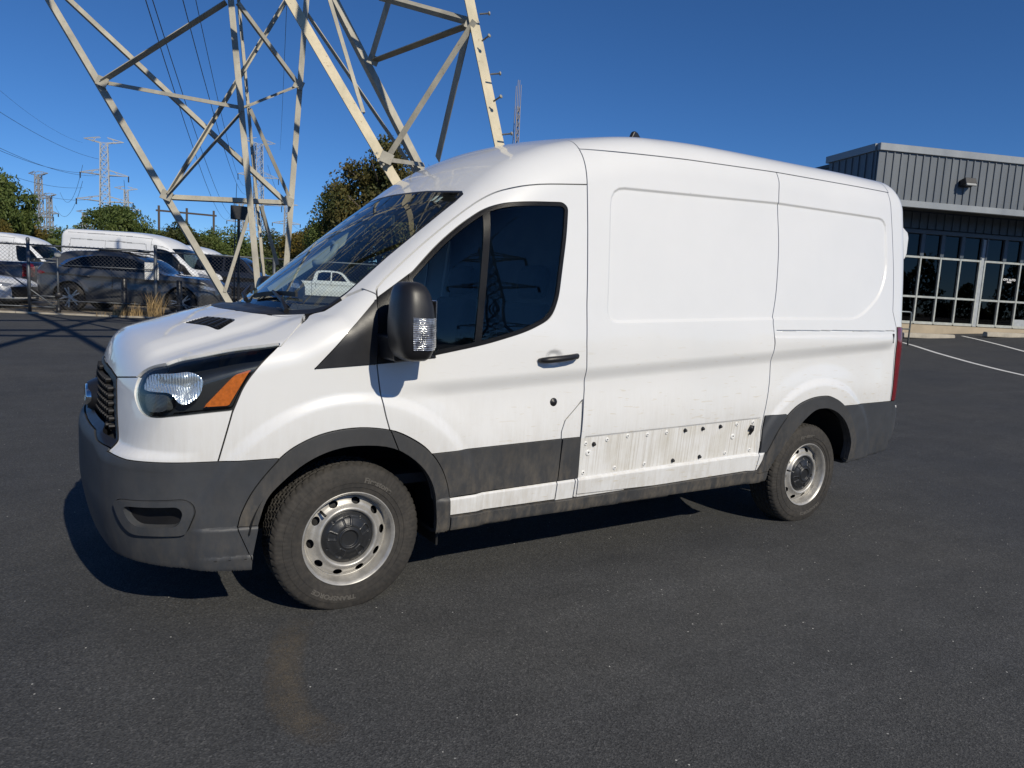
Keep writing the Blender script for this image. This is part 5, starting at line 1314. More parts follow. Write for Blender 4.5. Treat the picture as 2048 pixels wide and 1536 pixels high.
def make_car(name, label, loc, rot, P, paint, h=.032, group=None):
    """P: profile etc. x rearward from the front axle, z up; built as a shell cut into parts"""
    pr = make_curve(P['prof']); by = make_curve(P['half']); fx, rx = P['front'], P['rear']; wb = P['wb']; wr = P.get('wr', .36); glass_z = P['belt']
    crown = P.get('crown', .05); gh = make_curve(P['ghprof']) if 'ghprof' in P else None
    ax = [0, wb]
    def side(x, z):
        S = by(z) - .09 * np.maximum(.15 - x, 0) ** 2 - .06 * np.maximum(x - wb - .1, 0) ** 2
        ra = np.minimum(np.hypot(x, z - wr), np.hypot(x - wb, z - wr)); S = S + .025 * sstep(wr + .20, wr + .07, ra)
        w = z - (glass_z - .20 + .02 * x); return S - .02 * sstep(.02, -.05, w) * sstep(-.35, -.1, w)
    def F(x, y, z):
        y = np.abs(y); sh = P.get('bow', .15) * y * y
        f = smax(y - side(x, z), (z - pr(x - sh * sstep(1.5, .2, x) + 0 * y) + crown * y * y) * .9, P.get('k', .12))
        f = smax(f, fx(z) + .16 * y * y - x, .22); f = smax(f, x - rx(z) + .12 * y * y, .22)
        return smax(f, P.get('bot', .24) - z + 0 * x, .05)
    x0, x1 = P['xr']
    s = Shell(F, (x0, -h * 2.1, .1), (x1, P['half'][-1][1] * 0 + 1.2, P['H'] + .15), h)
    s.cut(lambda Q: Q[:, 1]); s.V[np.abs(s.V[:, 1]) < 1e-7, 1] = 0; s.keep(s.cen()[:, 1] > 0)
    def sideg(poly, ymin=.5):
        p = np.asarray(poly, float); return lambda Q: np.maximum(sdf_poly(p, Q[:, 0], Q[:, 2]), ymin - Q[:, 1])
    def circ(cx, r_): return lambda Q: np.maximum(np.hypot(Q[:, 0] - cx, Q[:, 2] - wr) - r_, .45 - Q[:, 1])
    regs = [('well', circ(0, wr + .055), 0), ('well', circ(wb, wr + .055), 0)]
    for nm, poly, mode in P['regs']:
        pl = np.asarray(poly, float)
        if mode == 'side': g = sideg(pl)
        elif mode == 'front': g = (lambda pl: lambda Q: np.maximum(sdf_poly(pl, Q[:, 1], Q[:, 2]), Q[:, 0] - P['xmid']))(pl)
        elif mode == 'rear': g = (lambda pl: lambda Q: np.maximum(sdf_poly(pl, Q[:, 1], Q[:, 2]), P['xmid'] - Q[:, 0]))(pl)
        regs.append((nm, g, 0))
    for seam in P.get('seams', []):
        sm_ = seam; regs.append(('seam', (lambda sm_: lambda Q: np.maximum(sdf_line(sm_, Q[:, 0], Q[:, 2]) - .006, .5 - Q[:, 1]))(sm_), 0))
    regs.append(('lower', lambda Q: Q[:, 2] - P.get('clad', .34) + 0 * Q[:, 0], 0))
    for nm, g, _ in regs: s.cut(g)
    nrm = s.normals(); cen = s.cen(); lab_ = np.array(['body'] * len(s.T), object)
    done = np.zeros(len(s.T), bool)
    for nm, g, _ in regs:
        m_ = (g(cen) < 0) & ~done; lab_[m_] = nm; done |= m_
    root = empty(name, loc, rot); tag(root, label, P.get('cat', 'car'), group)
    mats = dict(body=paint, glass=M['cglass'], lower=M['plastic'], head=M['glass_lamp'], tail=M['red'], grille=M['black_trim'], seam=M['rubber'], chrome=M['chrome'], black=M['black_trim'])
    nmx = dict(body='body', glass='window', lower='lower_cladding', head='headlight', tail='tail_light', grille='grille', seam='door_seam', chrome='window_trim', black='pillar')
    body = None
    for key in ['body'] + [k for k in dict.fromkeys(lab_) if k not in ('body', 'well')]:
        msk = lab_ == key
        if not msk.any(): continue
        if key in ('glass', 'head', 'tail', 'seam', 'chrome', 'black'):
            me = panel_mesh(nmx[key], s, nrm, msk, {'glass': -.004, 'seam': -.006, 'chrome': .004}.get(key, .002), 0 if key == 'seam' else .02)
            link(nmx[key], me, mats[key], root); link(nmx[key], me, None, root, scale=(1, -1, 1))
        else: link(nmx[key], panel_mesh(nmx[key], s, nrm, msk, .004 if key == 'lower' else 0, .03, both=True), mats[key], root)
    for cx in ax:
        for sy in (1, -1): car_wheel(root, cx, -P.get('track', .94) * sy, sy, wr, P.get('rim'), P.get('rimmat'))
        for sy in (1, -1):
            V = []; Fq = []; a = np.linspace(R(-15), R(195), 20)
            for t in a:
                for rr, yy in ((wr + .06, .9), (wr + .06, .5), (0, .5)): V.append((cx + rr * math.cos(t), -yy * sy, wr + rr * math.sin(t)))
            for k in range(len(a) - 1):
                for j in range(2): Fq.append((k * 3 + j, k * 3 + j + 1, k * 3 + j + 4, k * 3 + j + 3))
            link('wheel_housing', raw_mesh('wheel_housing', V, Fq, True), M['dark'], root)
    return root
M['glass_lamp'] = plain('lamp_glass', (.35, .37, .40), .1, .5, 1.0)
SUV = dict(cat='SUV', H=1.71, wb=2.99, wr=.385, belt=1.14, xr=(-1.1, 4.2), xmid=1.5, track=.965, clad=.46, bot=.28, crown=.04, k=.07,
    prof=[(-1.1, .76), (-.92, .92), (-.8, 1.02), (-.4, 1.09), (.35, 1.15), (.50, 1.19), (.8, 1.35), (1.15, 1.545), (1.5, 1.645), (1.9, 1.70), (2.4, 1.705), (2.9, 1.685), (3.18, 1.645), (3.36, 1.56), (3.6, 1.41), (3.8, 1.28), (3.93, 1.20), (4.1, 1.02)],
    half=[(0, .90), (.3, .955), (.6, .985), (.9, .99), (1.1, .965), (1.3, .90), (1.5, .81), (1.75, .70)],
    front=make_curve([(0, -.85), (.3, -.93), (.6, -.95), (.85, -.92), (1.0, -.8), (1.8, -.5)]), rear=make_curve([(0, 3.85), (.4, 3.98), (.8, 4.03), (1.1, 4.02), (1.25, 3.97), (1.5, 3.80), (1.8, 3.65)]),
    regs=[('chrome', [(3.22, 1.20), (3.33, 1.21), (3.12, 1.40), (2.75, 1.515), (2.40, 1.565), (2.40, 1.552), (2.72, 1.495), (3.02, 1.37)], 'side'),
          ('glass', [(.62, 1.14), (1.0, 1.36), (1.35, 1.50), (1.75, 1.555), (1.84, 1.56), (1.86, 1.165), (1.0, 1.145)], 'side'), ('glass', [(1.90, 1.165), (1.88, 1.558), (2.3, 1.555), (2.70, 1.49), (3.0, 1.37), (3.22, 1.21), (3.1, 1.19), (2.5, 1.18)], 'side'),
          ('black', [(1.85, 1.165), (1.91, 1.165), (1.89, 1.56), (1.83, 1.56)], 'side'),
          ('glass', [(-.1, 1.17), (.62, 1.16), (.56, 1.56), (-.1, 1.60)], 'front'), ('glass', [(-.1, 1.22), (.55, 1.22), (.50, 1.50), (-.1, 1.54)], 'rear'),
          ('head', [(-.82, .82), (-.45, .90), (-.40, .86), (-.70, .76), (-.86, .74)], 'side'), ('tail', [(3.62, 1.02), (3.75, .98), (4.2, 1.0), (4.2, 1.07), (3.80, 1.08)], 'side'),
          ('grille', [(-.1, .45), (.5, .45), (.55, .85), (-.1, .85)], 'front')],
    seams=[[(.72, .42), (.62, .8), (.64, 1.13)], [(1.87, 1.16), (1.84, .8), (1.86, .42)], [(3.02, 1.18), (2.98, .95), (2.70, .80), (2.52, .42)]])
suv_paint = car_paint('gunmetal_paint', (.085, .088, .092), .35)
def ground_at(x, y): return (x, y, gz(x, y) + .006)
SUVX = Vector((2.61, -1.42, 0)).normalized()
def place(front_axle, heading): return ground_at(*front_axle), heading
suv = make_car('coupe_suv', 'dark grey coupe-roofed SUV parked behind the chain-link fence', ground_at(2.26, 18.93), R(151.6), SUV, suv_paint)
for k in (0, 1):
    MB().tube([(1.25, -.70 + 1.40 * k, 1.60), (1.5, -.68 + 1.36 * k, 1.69), (2.3, -.66 + 1.32 * k, 1.70), (2.9, -.66 + 1.32 * k, 1.60)], .016, 8).obj('roof_rail', M['black_trim'], suv, True)
for x in (1.55, 2.35):
    MB().box((x, 0, 1.735), (.07, 1.36, .035), bev=.012).obj('roof_bar', M['black_trim'], suv)
bx = MB().box((1.9, -.1, 1.77), (.9, .8, .05), bev=.02).obj('roof_rack_tray', M['black_trim'], suv)
for sy in (-1, 1):
    for x in (1.45, 2.42): MB().tube([(x, sy * 1.0, .97), (x + .08, sy * 1.012, .985), (x + .22, sy * 1.0, .985)], .016, 8).obj('door_handle', suv_paint, suv, True)
    o = MB().box((.78, sy * 1.06, 1.17), (.13, .2, .13), bev=.04).obj('door_mirror', suv_paint, suv)
# ---- white high-roof delivery vans, same maker's shape as the near van but longer and taller
def far_van(name, label, front_axle, heading, stretch=1.03, tall=1.02):
    global _fv
    if _fv is None:
        X0, Z0 = 1.27, 1.45
        def F(x, y, z): return F_van(np.where(x > X0, X0 + (x - X0) / stretch, x), y, np.where(z > Z0, Z0 + (z - Z0) / tall, z))
        mx = lambda p: (p[0] if p[0] < X0 else X0 + (p[0] - X0) * stretch, p[1] if p[1] < Z0 else Z0 + (p[1] - Z0) * tall)
        s = Shell(F, (-1.15, -.09, .1), (X0 + 3.2 * stretch, 1.2, Z0 + 1.2 * tall), .042)
        s.cut(lambda Q: Q[:, 1]); s.V[np.abs(s.V[:, 1]) < 1e-7, 1] = 0; s.keep(s.cen()[:, 1] > 0)
        wz = lambda P: np.array([mx(p) for p in P])
        sd = lambda poly: (lambda Q: np.maximum(sdf_poly(poly, Q[:, 0], Q[:, 2]), .5 - Q[:, 1]))
        ar = X0 + (AXR - X0) * stretch
        rg = [('well', lambda Q: np.maximum(np.hypot(Q[:, 0], Q[:, 2] - .35) - .44, .45 - Q[:, 1])), ('well', lambda Q: np.maximum(np.hypot(Q[:, 0] - ar, Q[:, 2] - .35) - .44, .45 - Q[:, 1])),
              ('glass', sd(wz(GLS))), ('trim', sd(wz(WIN))), ('trim', sd(np.array([(-.19, 1.128), (.37, 1.172), (.30, 1.56), (.09, 1.45)]))), ('head', sd(HEAD)),
              ('glass', lambda Q: np.maximum(sdf_poly(wz(WSP), Q[:, 1], Q[:, 2]), Q[:, 0] - .8)), ('grille', lambda Q: np.maximum(sdf_poly(np.array(GRIL), Q[:, 1], Q[:, 2]), Q[:, 0] + .6)),
              ('lower', lambda Q: np.minimum(Q[:, 2] - .42, np.maximum(Q[:, 2] - .742, Q[:, 0] + .33)))]
        for ln in ([(1.262, .45), (1.25, 1.3), (1.268, 2.3)], CSEAM[::4], GUT, [(1.43, 2.088), (4.0, 2.165), (4.03, 1.78), (3.66, 1.43), (1.40, 1.36), (1.43, 2.088)], DOOR[6:20:3]):
            L_ = wz(ln); rg.append(('seam', (lambda L_: lambda Q: np.maximum(sdf_line(L_, Q[:, 0], Q[:, 2]) - .010, .4 - Q[:, 1]))(L_)))
        for nm, g in rg: s.cut(g)
        nr = s.normals(); cen = s.cen(); lb = np.array(['body'] * len(s.T), object); done = np.zeros(len(s.T), bool)
        for nm, g in rg:
            m_ = (g(cen) < 0) & ~done; lb[m_] = nm; done |= m_
        _fv = [(k, panel_mesh(k, s, nr, lb == k, -.005 if k in ('glass', 'seam') else 0, 0 if k == 'seam' else .03, both=True)) for k in ('body', 'glass', 'trim', 'head', 'grille', 'lower', 'seam')], ar
    parts, ar = _fv
    root = empty(name, ground_at(*front_axle), heading); tag(root, label, 'van', 'white delivery vans behind the fence')
    mm = dict(body=M['van_white'], glass=M['cglass2'], trim=M['black_trim'], head=M['glass_lamp'], grille=M['black_trim'], lower=M['plastic'], seam=M['seam_grey'])
    nn = dict(body='body', glass='window_glass', trim='window_surround', head='headlight', grille='grille', lower='lower_cladding', seam='panel_seam')
    for k, me in parts: link(nn[k], me, mm[k], root)
    for cx in (0, ar):
        for sy in (1, -1): car_wheel(root, cx, -.96 * sy, sy, .352, rm, M['steel'])
        MB().tube([(cx, -.9, .35), (cx, .9, .35)], .4, 12).obj('wheel_housing', M['dark'], root)
    for sy in (1, -1): link('door_mirror', far_mir, M['black_trim'], root, scale=(1, sy, 1))
    ibx = MB().box((1.5, 0, 1.4), (.04, 1.7, 1.6)).obj('bulkhead', M['interior'], root)
    return root
_fv = None
far_mir = raw_mesh('far_door_mirror', mv, mf, True)
M['van_white'] = plain('fleet_white', (.78, .79, .80), .35, 0, .6, var=.03); M['seam_grey'] = plain('seam_grey', (.30, .31, .32), .6); M['cglass2'] = glass_mat('van_glass', (.35, .42, .42), 1.5)
hd = R(145)
far_van('delivery_van', 'white high-roof van directly behind the dark SUV', (3.16, 23.47), hd)
far_van('delivery_van', 'white high-roof van furthest right, its nose showing past another van', (5.9, 32.0), hd)
far_van('delivery_van', 'white high-roof van at the left edge behind the blue pickup', (-1.05, 32.5), hd)
# ---- pickups and a sports coupe, only partly in view
PICK = dict(cat='pickup', H=1.95, wb=3.7, wr=.40, belt=1.30, xr=(-1.2, 5.0), xmid=1.3, track=.98, clad=.50, bot=.40, crown=.04, k=.08, bow=.10,
    prof=[(-1.2, .95), (-.95, 1.10), (-.8, 1.20), (.3, 1.29), (.45, 1.34), (.95, 1.78), (1.2, 1.88), (1.8, 1.92), (2.35, 1.88), (2.48, 1.74), (2.60, 1.36), (2.66, 1.31), (4.8, 1.30), (5.0, 1.28)],
    half=[(0, .93), (.4, .97), (.8, 1.0), (1.1, 1.0), (1.3, .97), (1.6, .86), (1.95, .72)],
    front=make_curve([(0, -.9), (.5, -.98), (1.0, -.98), (1.2, -.9), (2, -.5)]), rear=make_curve([(0, 4.75), (.6, 4.85), (1.3, 4.85), (2, 4.8)]),
    regs=[('glass', [(.72, 1.33), (1.05, 1.70), (1.25, 1.79), (1.55, 1.81), (1.55, 1.33)], 'side'), ('glass', [(1.62, 1.33), (1.62, 1.81), (2.10, 1.80), (2.30, 1.72), (2.35, 1.33)], 'side'),
          ('glass', [(-.1, 1.36), (.70, 1.36), (.62, 1.78), (-.1, 1.82)], 'front'), ('glass', [(-.1, 1.40), (.62, 1.40), (.58, 1.72), (-.1, 1.74)], 'rear'),
          ('head', [(-1.1, 1.02), (-.70, 1.08), (-.68, .92), (-1.1, .86)], 'side'), ('tail', [(4.68, .85), (5.1, .85), (5.1, 1.24), (4.68, 1.24)], 'side'), ('grille', [(-.1, .60), (.66, .60), (.68, 1.08), (-.1, 1.08)], 'front')],
    seams=[[(.55, .52), (.52, 1.30)], [(1.58, 1.32), (1.57, .52)], [(2.42, 1.32), (2.40, .9), (2.2, .52)], [(2.62, 1.3), (2.62, .5)]])
make_car('pickup_truck', 'dark blue pickup with red tail light at the left edge', ground_at(-5.70, 25.18), R(-28), PICK, car_paint('navy_paint', (.02, .026, .045), .5), .045)
wpk = make_car('pickup_truck', 'white crew-cab pickup seen through the windshield of the near van', ground_at(11.8, 31.0), R(180 - 24), PICK, car_paint('white_pickup_paint', (.78, .78, .77), .0), .045)
make_car('pickup_truck', 'black pickup behind the fence, half hidden by the tower foot', ground_at(5.6, 22.9), R(180 - 26), PICK, car_paint('black_paint', (.012, .012, .014), .3), .05)
COUPE = dict(cat='car', H=1.40, wb=2.72, wr=.35, belt=.95, xr=(-1.1, 4.1), xmid=1.3, track=.93, clad=.26, bot=.18, crown=.06, k=.10,
    prof=[(-1.1, .55), (-.9, .72), (-.6, .82), (.4, .94), (.6, .99), (1.0, 1.2), (1.4, 1.34), (1.9, 1.37), (2.4, 1.30), (3.0, 1.10), (3.4, 1.03), (3.8, 1.0), (4.1, .9)],
    half=[(0, .86), (.3, .92), (.6, .95), (.85, .95), (1.0, .90), (1.2, .76), (1.45, .6)],
    front=make_curve([(0, -.85), (.3, -.95), (.6, -.97), (.8, -.85), (1.5, -.4)]), rear=make_curve([(0, 3.7), (.5, 3.85), (1.0, 3.85), (1.5, 3.6)]),
    regs=[('glass', [(.75, .98), (1.1, 1.17), (1.5, 1.28), (2.0, 1.29), (2.5, 1.19), (2.6, 1.0)], 'side'), ('glass', [(-.1, 1.0), (.55, 1.0), (.5, 1.30), (-.1, 1.32)], 'front'),
          ('head', [(-.86, .66), (-.5, .76), (-.52, .68), (-.84, .58)], 'side'), ('grille', [(-.1, .30), (.62, .30), (.66, .58), (-.1, .60)], 'front'), ('tail', [(3.6, .8), (4.1, .8), (4.1, .92), (3.6, .92)], 'side')],
    seams=[[(.6, .3), (.58, .95)], [(1.9, .96), (1.95, .3)]])
make_car('sports_coupe', 'white sports coupe with black front intake at the left edge', ground_at(-2.65, 20.9), R(151.6), COUPE, car_paint('white_coupe_paint', (.75, .76, .77), 0), .035)
wpk.scale = (.88, .88, .88)
# ------------------------------------------------------------------ trees beyond the yard
def leaf_mat(name, a, b_, c_):
    m, nt, b = new_mat(name); oi = N(nt, 'ShaderNodeObjectInfo'); at_ = N(nt, 'ShaderNodeAttribute', attribute_name='tone')
    n = tex_noise(nt, .9, 3, .6)
    ad = N(nt, 'ShaderNodeMath', operation='MULTIPLY_ADD', i_1=.55, i_2=0.0); nt.links.new(at_.outputs['Fac'], ad.inputs[0]); nt.links.new(n.outputs[0], ad.inputs[2])
    r = ramp(nt, ad.outputs[0], [(.30, a), (.62, b_), (.98, c_)]); nt.links.new(r.outputs[0], b.inputs['Base Color'])
    b.inputs['Roughness'].default_value = .6; b.inputs['Specular IOR Level'].default_value = .3
    tr = N(nt, 'ShaderNodeBsdfTranslucent'); nt.links.new(r.outputs[0], tr.inputs[0]); mx = N(nt, 'ShaderNodeMixShader', i_0=.35)
    out = nt.nodes['Material Output']; nt.links.new(b.outputs[0], mx.inputs[1]); nt.links.new(tr.outputs[0], mx.inputs[2]); nt.links.new(mx.outputs[0], out.inputs[0]); return m
LEAF = dict(green=leaf_mat('leaf_green', (.036, .058, .016), (.088, .130, .034), (.165, .205, .058)), dark=leaf_mat('leaf_dark', (.024, .038, .013), (.058, .080, .024), (.125, .130, .042)),
            turn=leaf_mat('leaf_turning', (.050, .060, .016), (.12, .115, .028), (.24, .165, .038)), brown=leaf_mat('leaf_brown', (.028, .042, .014), (.072, .084, .026), (.16, .13, .042)))
BARK = plain('bark', (.085, .07, .055), .95, var=.3, scale=5, bmp=.5, bscale=20)
def crown_mesh(name, H, rad, base, seed, nclump, per, leaf):
    rng = np.random.default_rng(seed)
    # clumps: centres scattered through an uneven ellipsoid, each a burst of leaf faces
    cs = []
    while len(cs) < nclump:
        p = rng.uniform(-1, 1, 3); q = np.linalg.norm(p)
        if q > 1 or q < .25: continue
        lob = .80 + .20 * math.sin(3 * math.atan2(p[1], p[0]) + seed) + .12 * math.sin(5 * p[2] + seed * 2)
        if q > lob: continue
        taper = 1 - .45 * max(0, p[2]) ** 1.5
        cs.append((p[0] * rad * taper, p[1] * rad * taper, base + (p[2] * .5 + .5) * (H - base), .55 + .45 * q))
    cs = np.array(cs); sz = rng.uniform(.55, 1.15, nclump) * rad * .30
    C_ = np.repeat(cs[:, :3], per, 0); S_ = np.repeat(sz, per); n = len(C_)
    d = rng.normal(size=(n, 3)); d /= np.linalg.norm(d, axis=1)[:, None]; rr = rng.random(n) ** .5
    P = C_ + d * (S_ * rr)[:, None] * [1, 1, .75]
    a = rng.normal(size=(n, 3)) + d * .6; a /= np.linalg.norm(a, axis=1)[:, None]
    u = np.cross(a, rng.normal(size=(n, 3))); u /= np.linalg.norm(u, axis=1)[:, None]; v = np.cross(a, u)
    L = (leaf * rng.uniform(.6, 1.3, n))[:, None]
    V = np.stack([P - u * L, P + v * L * .55, P + u * L, P - v * L * .55], 1).reshape(-1, 3); Q = np.arange(4 * n).reshape(-1, 4)
    me = raw_mesh(name, V, Q, False); tone = np.repeat(np.repeat(rng.random(nclump), per) * .6 + rng.random(n) * .4, 4).astype(np.float32)
    at_ = me.attributes.new('tone', 'FLOAT', 'POINT'); at_.data.foreach_set('value', tone); return me
def trunk_mesh(name, H, rad, base, seed):
    rnd = random.Random(seed); b = MB(); top = base + (H - base) * .75
    pts = [(rnd.uniform(-.1, .1) * k, rnd.uniform(-.1, .1) * k, top * k / 5) for k in range(6)]
    b.tube(pts, [H * .022 * (1 - k / 7) for k in range(6)], 8)
    for i in range(7):
        z = base + (top - base) * rnd.uniform(0, .8); a = rnd.uniform(0, 6.28); r_ = rad * rnd.uniform(.5, .85)
        b.tube([(0, 0, z), (r_ * .5 * math.cos(a), r_ * .5 * math.sin(a), z + r_ * .35), (r_ * math.cos(a), r_ * math.sin(a), z + r_ * .6)], [H * .010, H * .006, H * .003], 6)
    return b.mesh(name, True)
PROTO = {}
def tree(kind, col, x, y, H, label, rz=0., wide=1.0, group='trees beyond the yard'):
    if kind not in PROTO:
        k = {'round': (6, 2.9, 1.1, 3, 110, 120, .11), 'tall': (6, 2.0, .8, 7, 110, 120, .11), 'bush': (6, 4.6, .1, 11, 140, 110, .15), 'big': (6, 2.6, 1.0, 17, 210, 150, .078)}[kind]
        PROTO[kind] = (crown_mesh('crown_' + kind, *k), trunk_mesh('trunk_' + kind, *k[:4]))
    cm_, tm_ = PROTO[kind]; s_ = H / 6
    r = empty('tree' if kind != 'bush' else 'shrub', (x, y, gz(x, y) - .05), rz); r.scale = (s_ * wide, s_ * wide, s_); tag(r, label, 'tree' if kind != 'bush' else 'shrub', group)
    c = bpy.data.objects.new('crown', cm_); COL.objects.link(c); c.parent = r
    if not cm_.materials: cm_.materials.append(None)
    c.material_slots[0].link = 'OBJECT'; c.material_slots[0].material = LEAF[col]
    link('trunk', tm_, BARK, r)
tree('tall', 'green', -5.0, 76.0, 10.11, 'tall green tree at the left edge', 0.00, 0.72)
tree('round', 'turn', -5.6, 68.5, 5.42, 'low orange-leaved tree at the left edge', 1.70, 0.70)
tree('round', 'turn', -3.8, 81.8, 5.72, 'low yellow tree at the foot of the tall tree on the left', 3.40, 1.00)
tree('round', 'green', 3.4, 67.9, 7.31, 'rounded green tree above the roof of the white van behind the SUV', 5.10, 0.85)
tree('round', 'green', 6.6, 75.2, 5.89, 'small green tree right of the rounded one over the vans', 0.52, 0.90)
tree('tall', 'dark', 8.3, 67.1, 6.26, 'dark green tree in front of the wooden pole frame', 2.22, 1.20)
tree('round', 'green', 10.9, 72.5, 5.54, 'low green tree over the nose of the second white van', 3.92, 1.00)
tree('bush', 'green', 14.0, 75.3, 5.84, 'broad green thicket left of the tower foot', 5.62, 1.00)
tree('bush', 'dark', 19.2, 79.2, 5.82, 'broad green thicket right of the tower foot', 1.04, 1.00)
tree('round', 'turn', 18.2, 63.1, 5.73, 'small yellow-green tree beside the windshield top', 2.74, 1.00)
tree('round', 'turn', 18.0, 56.2, 6.16, 'orange-tinted tree at the edge of the windshield', 4.44, 1.00)
tree('big', 'green', 16.6, 47.8, 7.96, 'green middle tree beside the roof of the near van', 6.14, 0.78)
tree('big', 'brown', 18.2, 44.8, 10.70, 'tallest dark tree with brown leaves behind the tower legs', 1.56, 0.85)
tree('round', 'brown', 22.1, 47.0, 9.97, 'brownish tree mostly hidden by the cab of the near van', 3.26, 1.10)
tree('bush', 'green', 26.6, 50.9, 6.65, 'green thicket seen through the windshield', 4.96, 1.00)
tree('bush', 'green', 0.7, 90.8, 5.44, 'low green trees along the skyline over the left vans', 0.38, 1.10)
tree('bush', 'brown', -2.7, 100.1, 5.29, 'low brownish trees between the far towers', 2.08, 1.00)
tree('bush', 'turn', 18.2, 53.5, 5.13, 'yellow thicket seen at the edge of the windshield', 3.78, 0.70)
# a low belt of scrub that closes the view under the trees, and the one behind the photographer that the glass mirrors
def belt(name, pts, hgt, n, seed, col, label):
    rng = np.random.default_rng(seed); P = np.array(pts, float); seg = rng.integers(0, len(P) - 1, n); t = rng.random(n)
    X = P[seg] + (P[seg + 1] - P[seg]) * t[:, None] + rng.normal(size=(n, 2)) * 1.6
    bumpy = .55 + .25 * np.sin(X[:, 0] * .35 + 1) + .2 * np.sin(X[:, 0] * 1.1 + X[:, 1] * .3)
    Z = hgt * bumpy * rng.random(n) ** .7
    C_ = np.stack([X[:, 0], X[:, 1], Z + .3], 1); a = rng.normal(size=(n, 3)); a /= np.linalg.norm(a, axis=1)[:, None]; u = np.cross(a, rng.normal(size=(n, 3))); u /= np.linalg.norm(u, axis=1)[:, None]; v = np.cross(a, u)
    L = rng.uniform(.16, .40, n)[:, None]; V = np.stack([C_ - u * L, C_ + v * L * .6, C_ + u * L, C_ - v * L * .6], 1).reshape(-1, 3)
    me = raw_mesh(name, V, np.arange(4 * n).reshape(-1, 4), False); at_ = me.attributes.new('tone', 'FLOAT', 'POINT'); at_.data.foreach_set('value', np.repeat(rng.random(n), 4).astype(np.float32))
    o = link(name, me, LEAF[col]); tag(o, label, 'scrub', kind='stuff')
belt('scrub_belt', [(-34, 84), (-5, 76), (20, 66), (40, 56), (62, 46)], 4.2, 26000, 5, 'green', 'low green scrub closing the view behind the parked vans')
belt('scrub_belt_behind', [(-120, -60), (-50, -88), (0, -96), (50, -90), (110, -60)], 12.0, 90000, 9, 'dark', 'dark distant scrub mirrored in the van windows')
# ------------------------------------------------------------------ distant transmission towers, poles, mast and wires
FG = plain('far_galvanised', (.38, .39, .39), .6, .2, var=.08, scale=.5)
def far_tower(label, x, y, H, bw_, rz, arms, tw=.13, waist=.28, t=.16, mat=None, group='distant transmission towers', cage=None):
    root = empty('transmission_tower', (x, y, gz(x, y)), rz); tag(root, label, 'power tower', group); mat = mat or FG
    b = MB(); wz = H * .36; tw_ = bw_ * waist
    def half(z): return (bw_ + (tw_ - bw_) * z / wz) / 2 if z < wz else (tw_ * (1 - .35 * (z - wz) / (H - wz))) / 2
    lv = list(np.linspace(0, wz, 5)) + list(np.linspace(wz, H, 11))[1:]
    cr = ((-1, -1), (1, -1), (1, 1), (-1, 1))
    for z0, z1 in zip(lv[:-1], lv[1:]):
        a, c = half(z0), half(z1)
        for i in range(4):
            p, q = cr[i], cr[(i + 1) % 4]
            b.tube([(p[0] * a, p[1] * a, z0), (p[0] * c, p[1] * c, z1)], 0, flat=(t, t), cap=False)
            b.tube([(p[0] * a, p[1] * a, z0), (q[0] * c, q[1] * c, z1)], 0, flat=(t * .6, t * .6), cap=False); b.tube([(q[0] * a, q[1] * a, z0), (p[0] * c, p[1] * c, z1)], 0, flat=(t * .6, t * .6), cap=False)
            b.tube([(p[0] * c, p[1] * c, z1), (q[0] * c, q[1] * c, z1)], 0, flat=(t * .5, t * .5), cap=False)
    o = b.obj('lattice', mat, root)
    for f, L in arms:
        z = H * f; w = half(z); 
        for s_ in (-1, 1):
            m = MB(); tip = (s_ * L, 0, z + (.25 if f < .95 else H * .02))
            for yy in (-1, 1):
                m.tube([(s_ * w, yy * w, z), tip], 0, flat=(t * .9, t * .9)); m.tube([(s_ * w, yy * w, z + H * .04), tip], 0, flat=(t * .6, t * .6))
                m.tube([(s_ * (w + L) / 2, yy * w / 2, z + .1), (s_ * (w * .7 + L * .3), yy * w * .7, z + H * .03)], 0, flat=(t * .5, t * .5))
            m.obj('cross_arm', mat, root)
            if f < .95:
                MB().tube([tip, (tip[0], 0, tip[2] - H * .045)], t * .7, 6).obj('insulator', M['black_trim'], root)
    return root
A3 = [(1.0, 4.6), (.76, 5.6), (.56, 6.6), (.36, 5.6)]
M['far_mast'] = plain('mast_grey', (.32, .30, .30), .6, .2); M['pole_wood'] = plain('pole_wood', (.07, .055, .045), .9)
far_tower('nearest pale transmission tower above the rounded green tree', 10.1, 220.4, 34.2, 9.0, -0.15, A3, t=0.22)
far_tower('slim transmission tower beside the tall tree on the left', -5.9, 301.8, 32.5, 8.0, -0.90, A3, t=0.26)
far_tower('faint transmission tower just right of the slim one', -3.5, 407.9, 34.3, 8.0, -0.90, A3, t=0.34)
far_tower('tall transmission tower seen behind the tower column', 47.0, 209.6, 37.2, 9.0, 0.10, A3, t=0.16)
far_tower('far transmission tower left of the tower column', 64.2, 316.9, 30.5, 8.0, -0.40, A3, t=0.26)
far_tower('far transmission tower right of the tower column', 80.2, 306.9, 30.7, 8.0, -0.40, A3, t=0.26)
far_tower('small far transmission tower half hidden by the rounded tree', 25.6, 366.0, 36.1, 8.0, -0.20, A3, t=0.30)
far_tower('small faint tower low over the left vans', 12.9, 492.8, 33.6, 7.0, -0.60, A3, t=0.36)
mast = empty('radio_mast', (179.6, 289.8, 1.08)); tag(mast, 'slim lattice radio mast with aerials above the cab roof', 'mast')
mb_ = MB(); Hm = 96.2
for i in range(4):
    c_, s_ = (-1, 1, 1, -1)[i], (-1, -1, 1, 1)[i]
    mb_.tube([(c_ * 1.6, s_ * 1.6, 0), (c_ * .8, s_ * .8, Hm * .88)], 0, flat=(.3, .3))
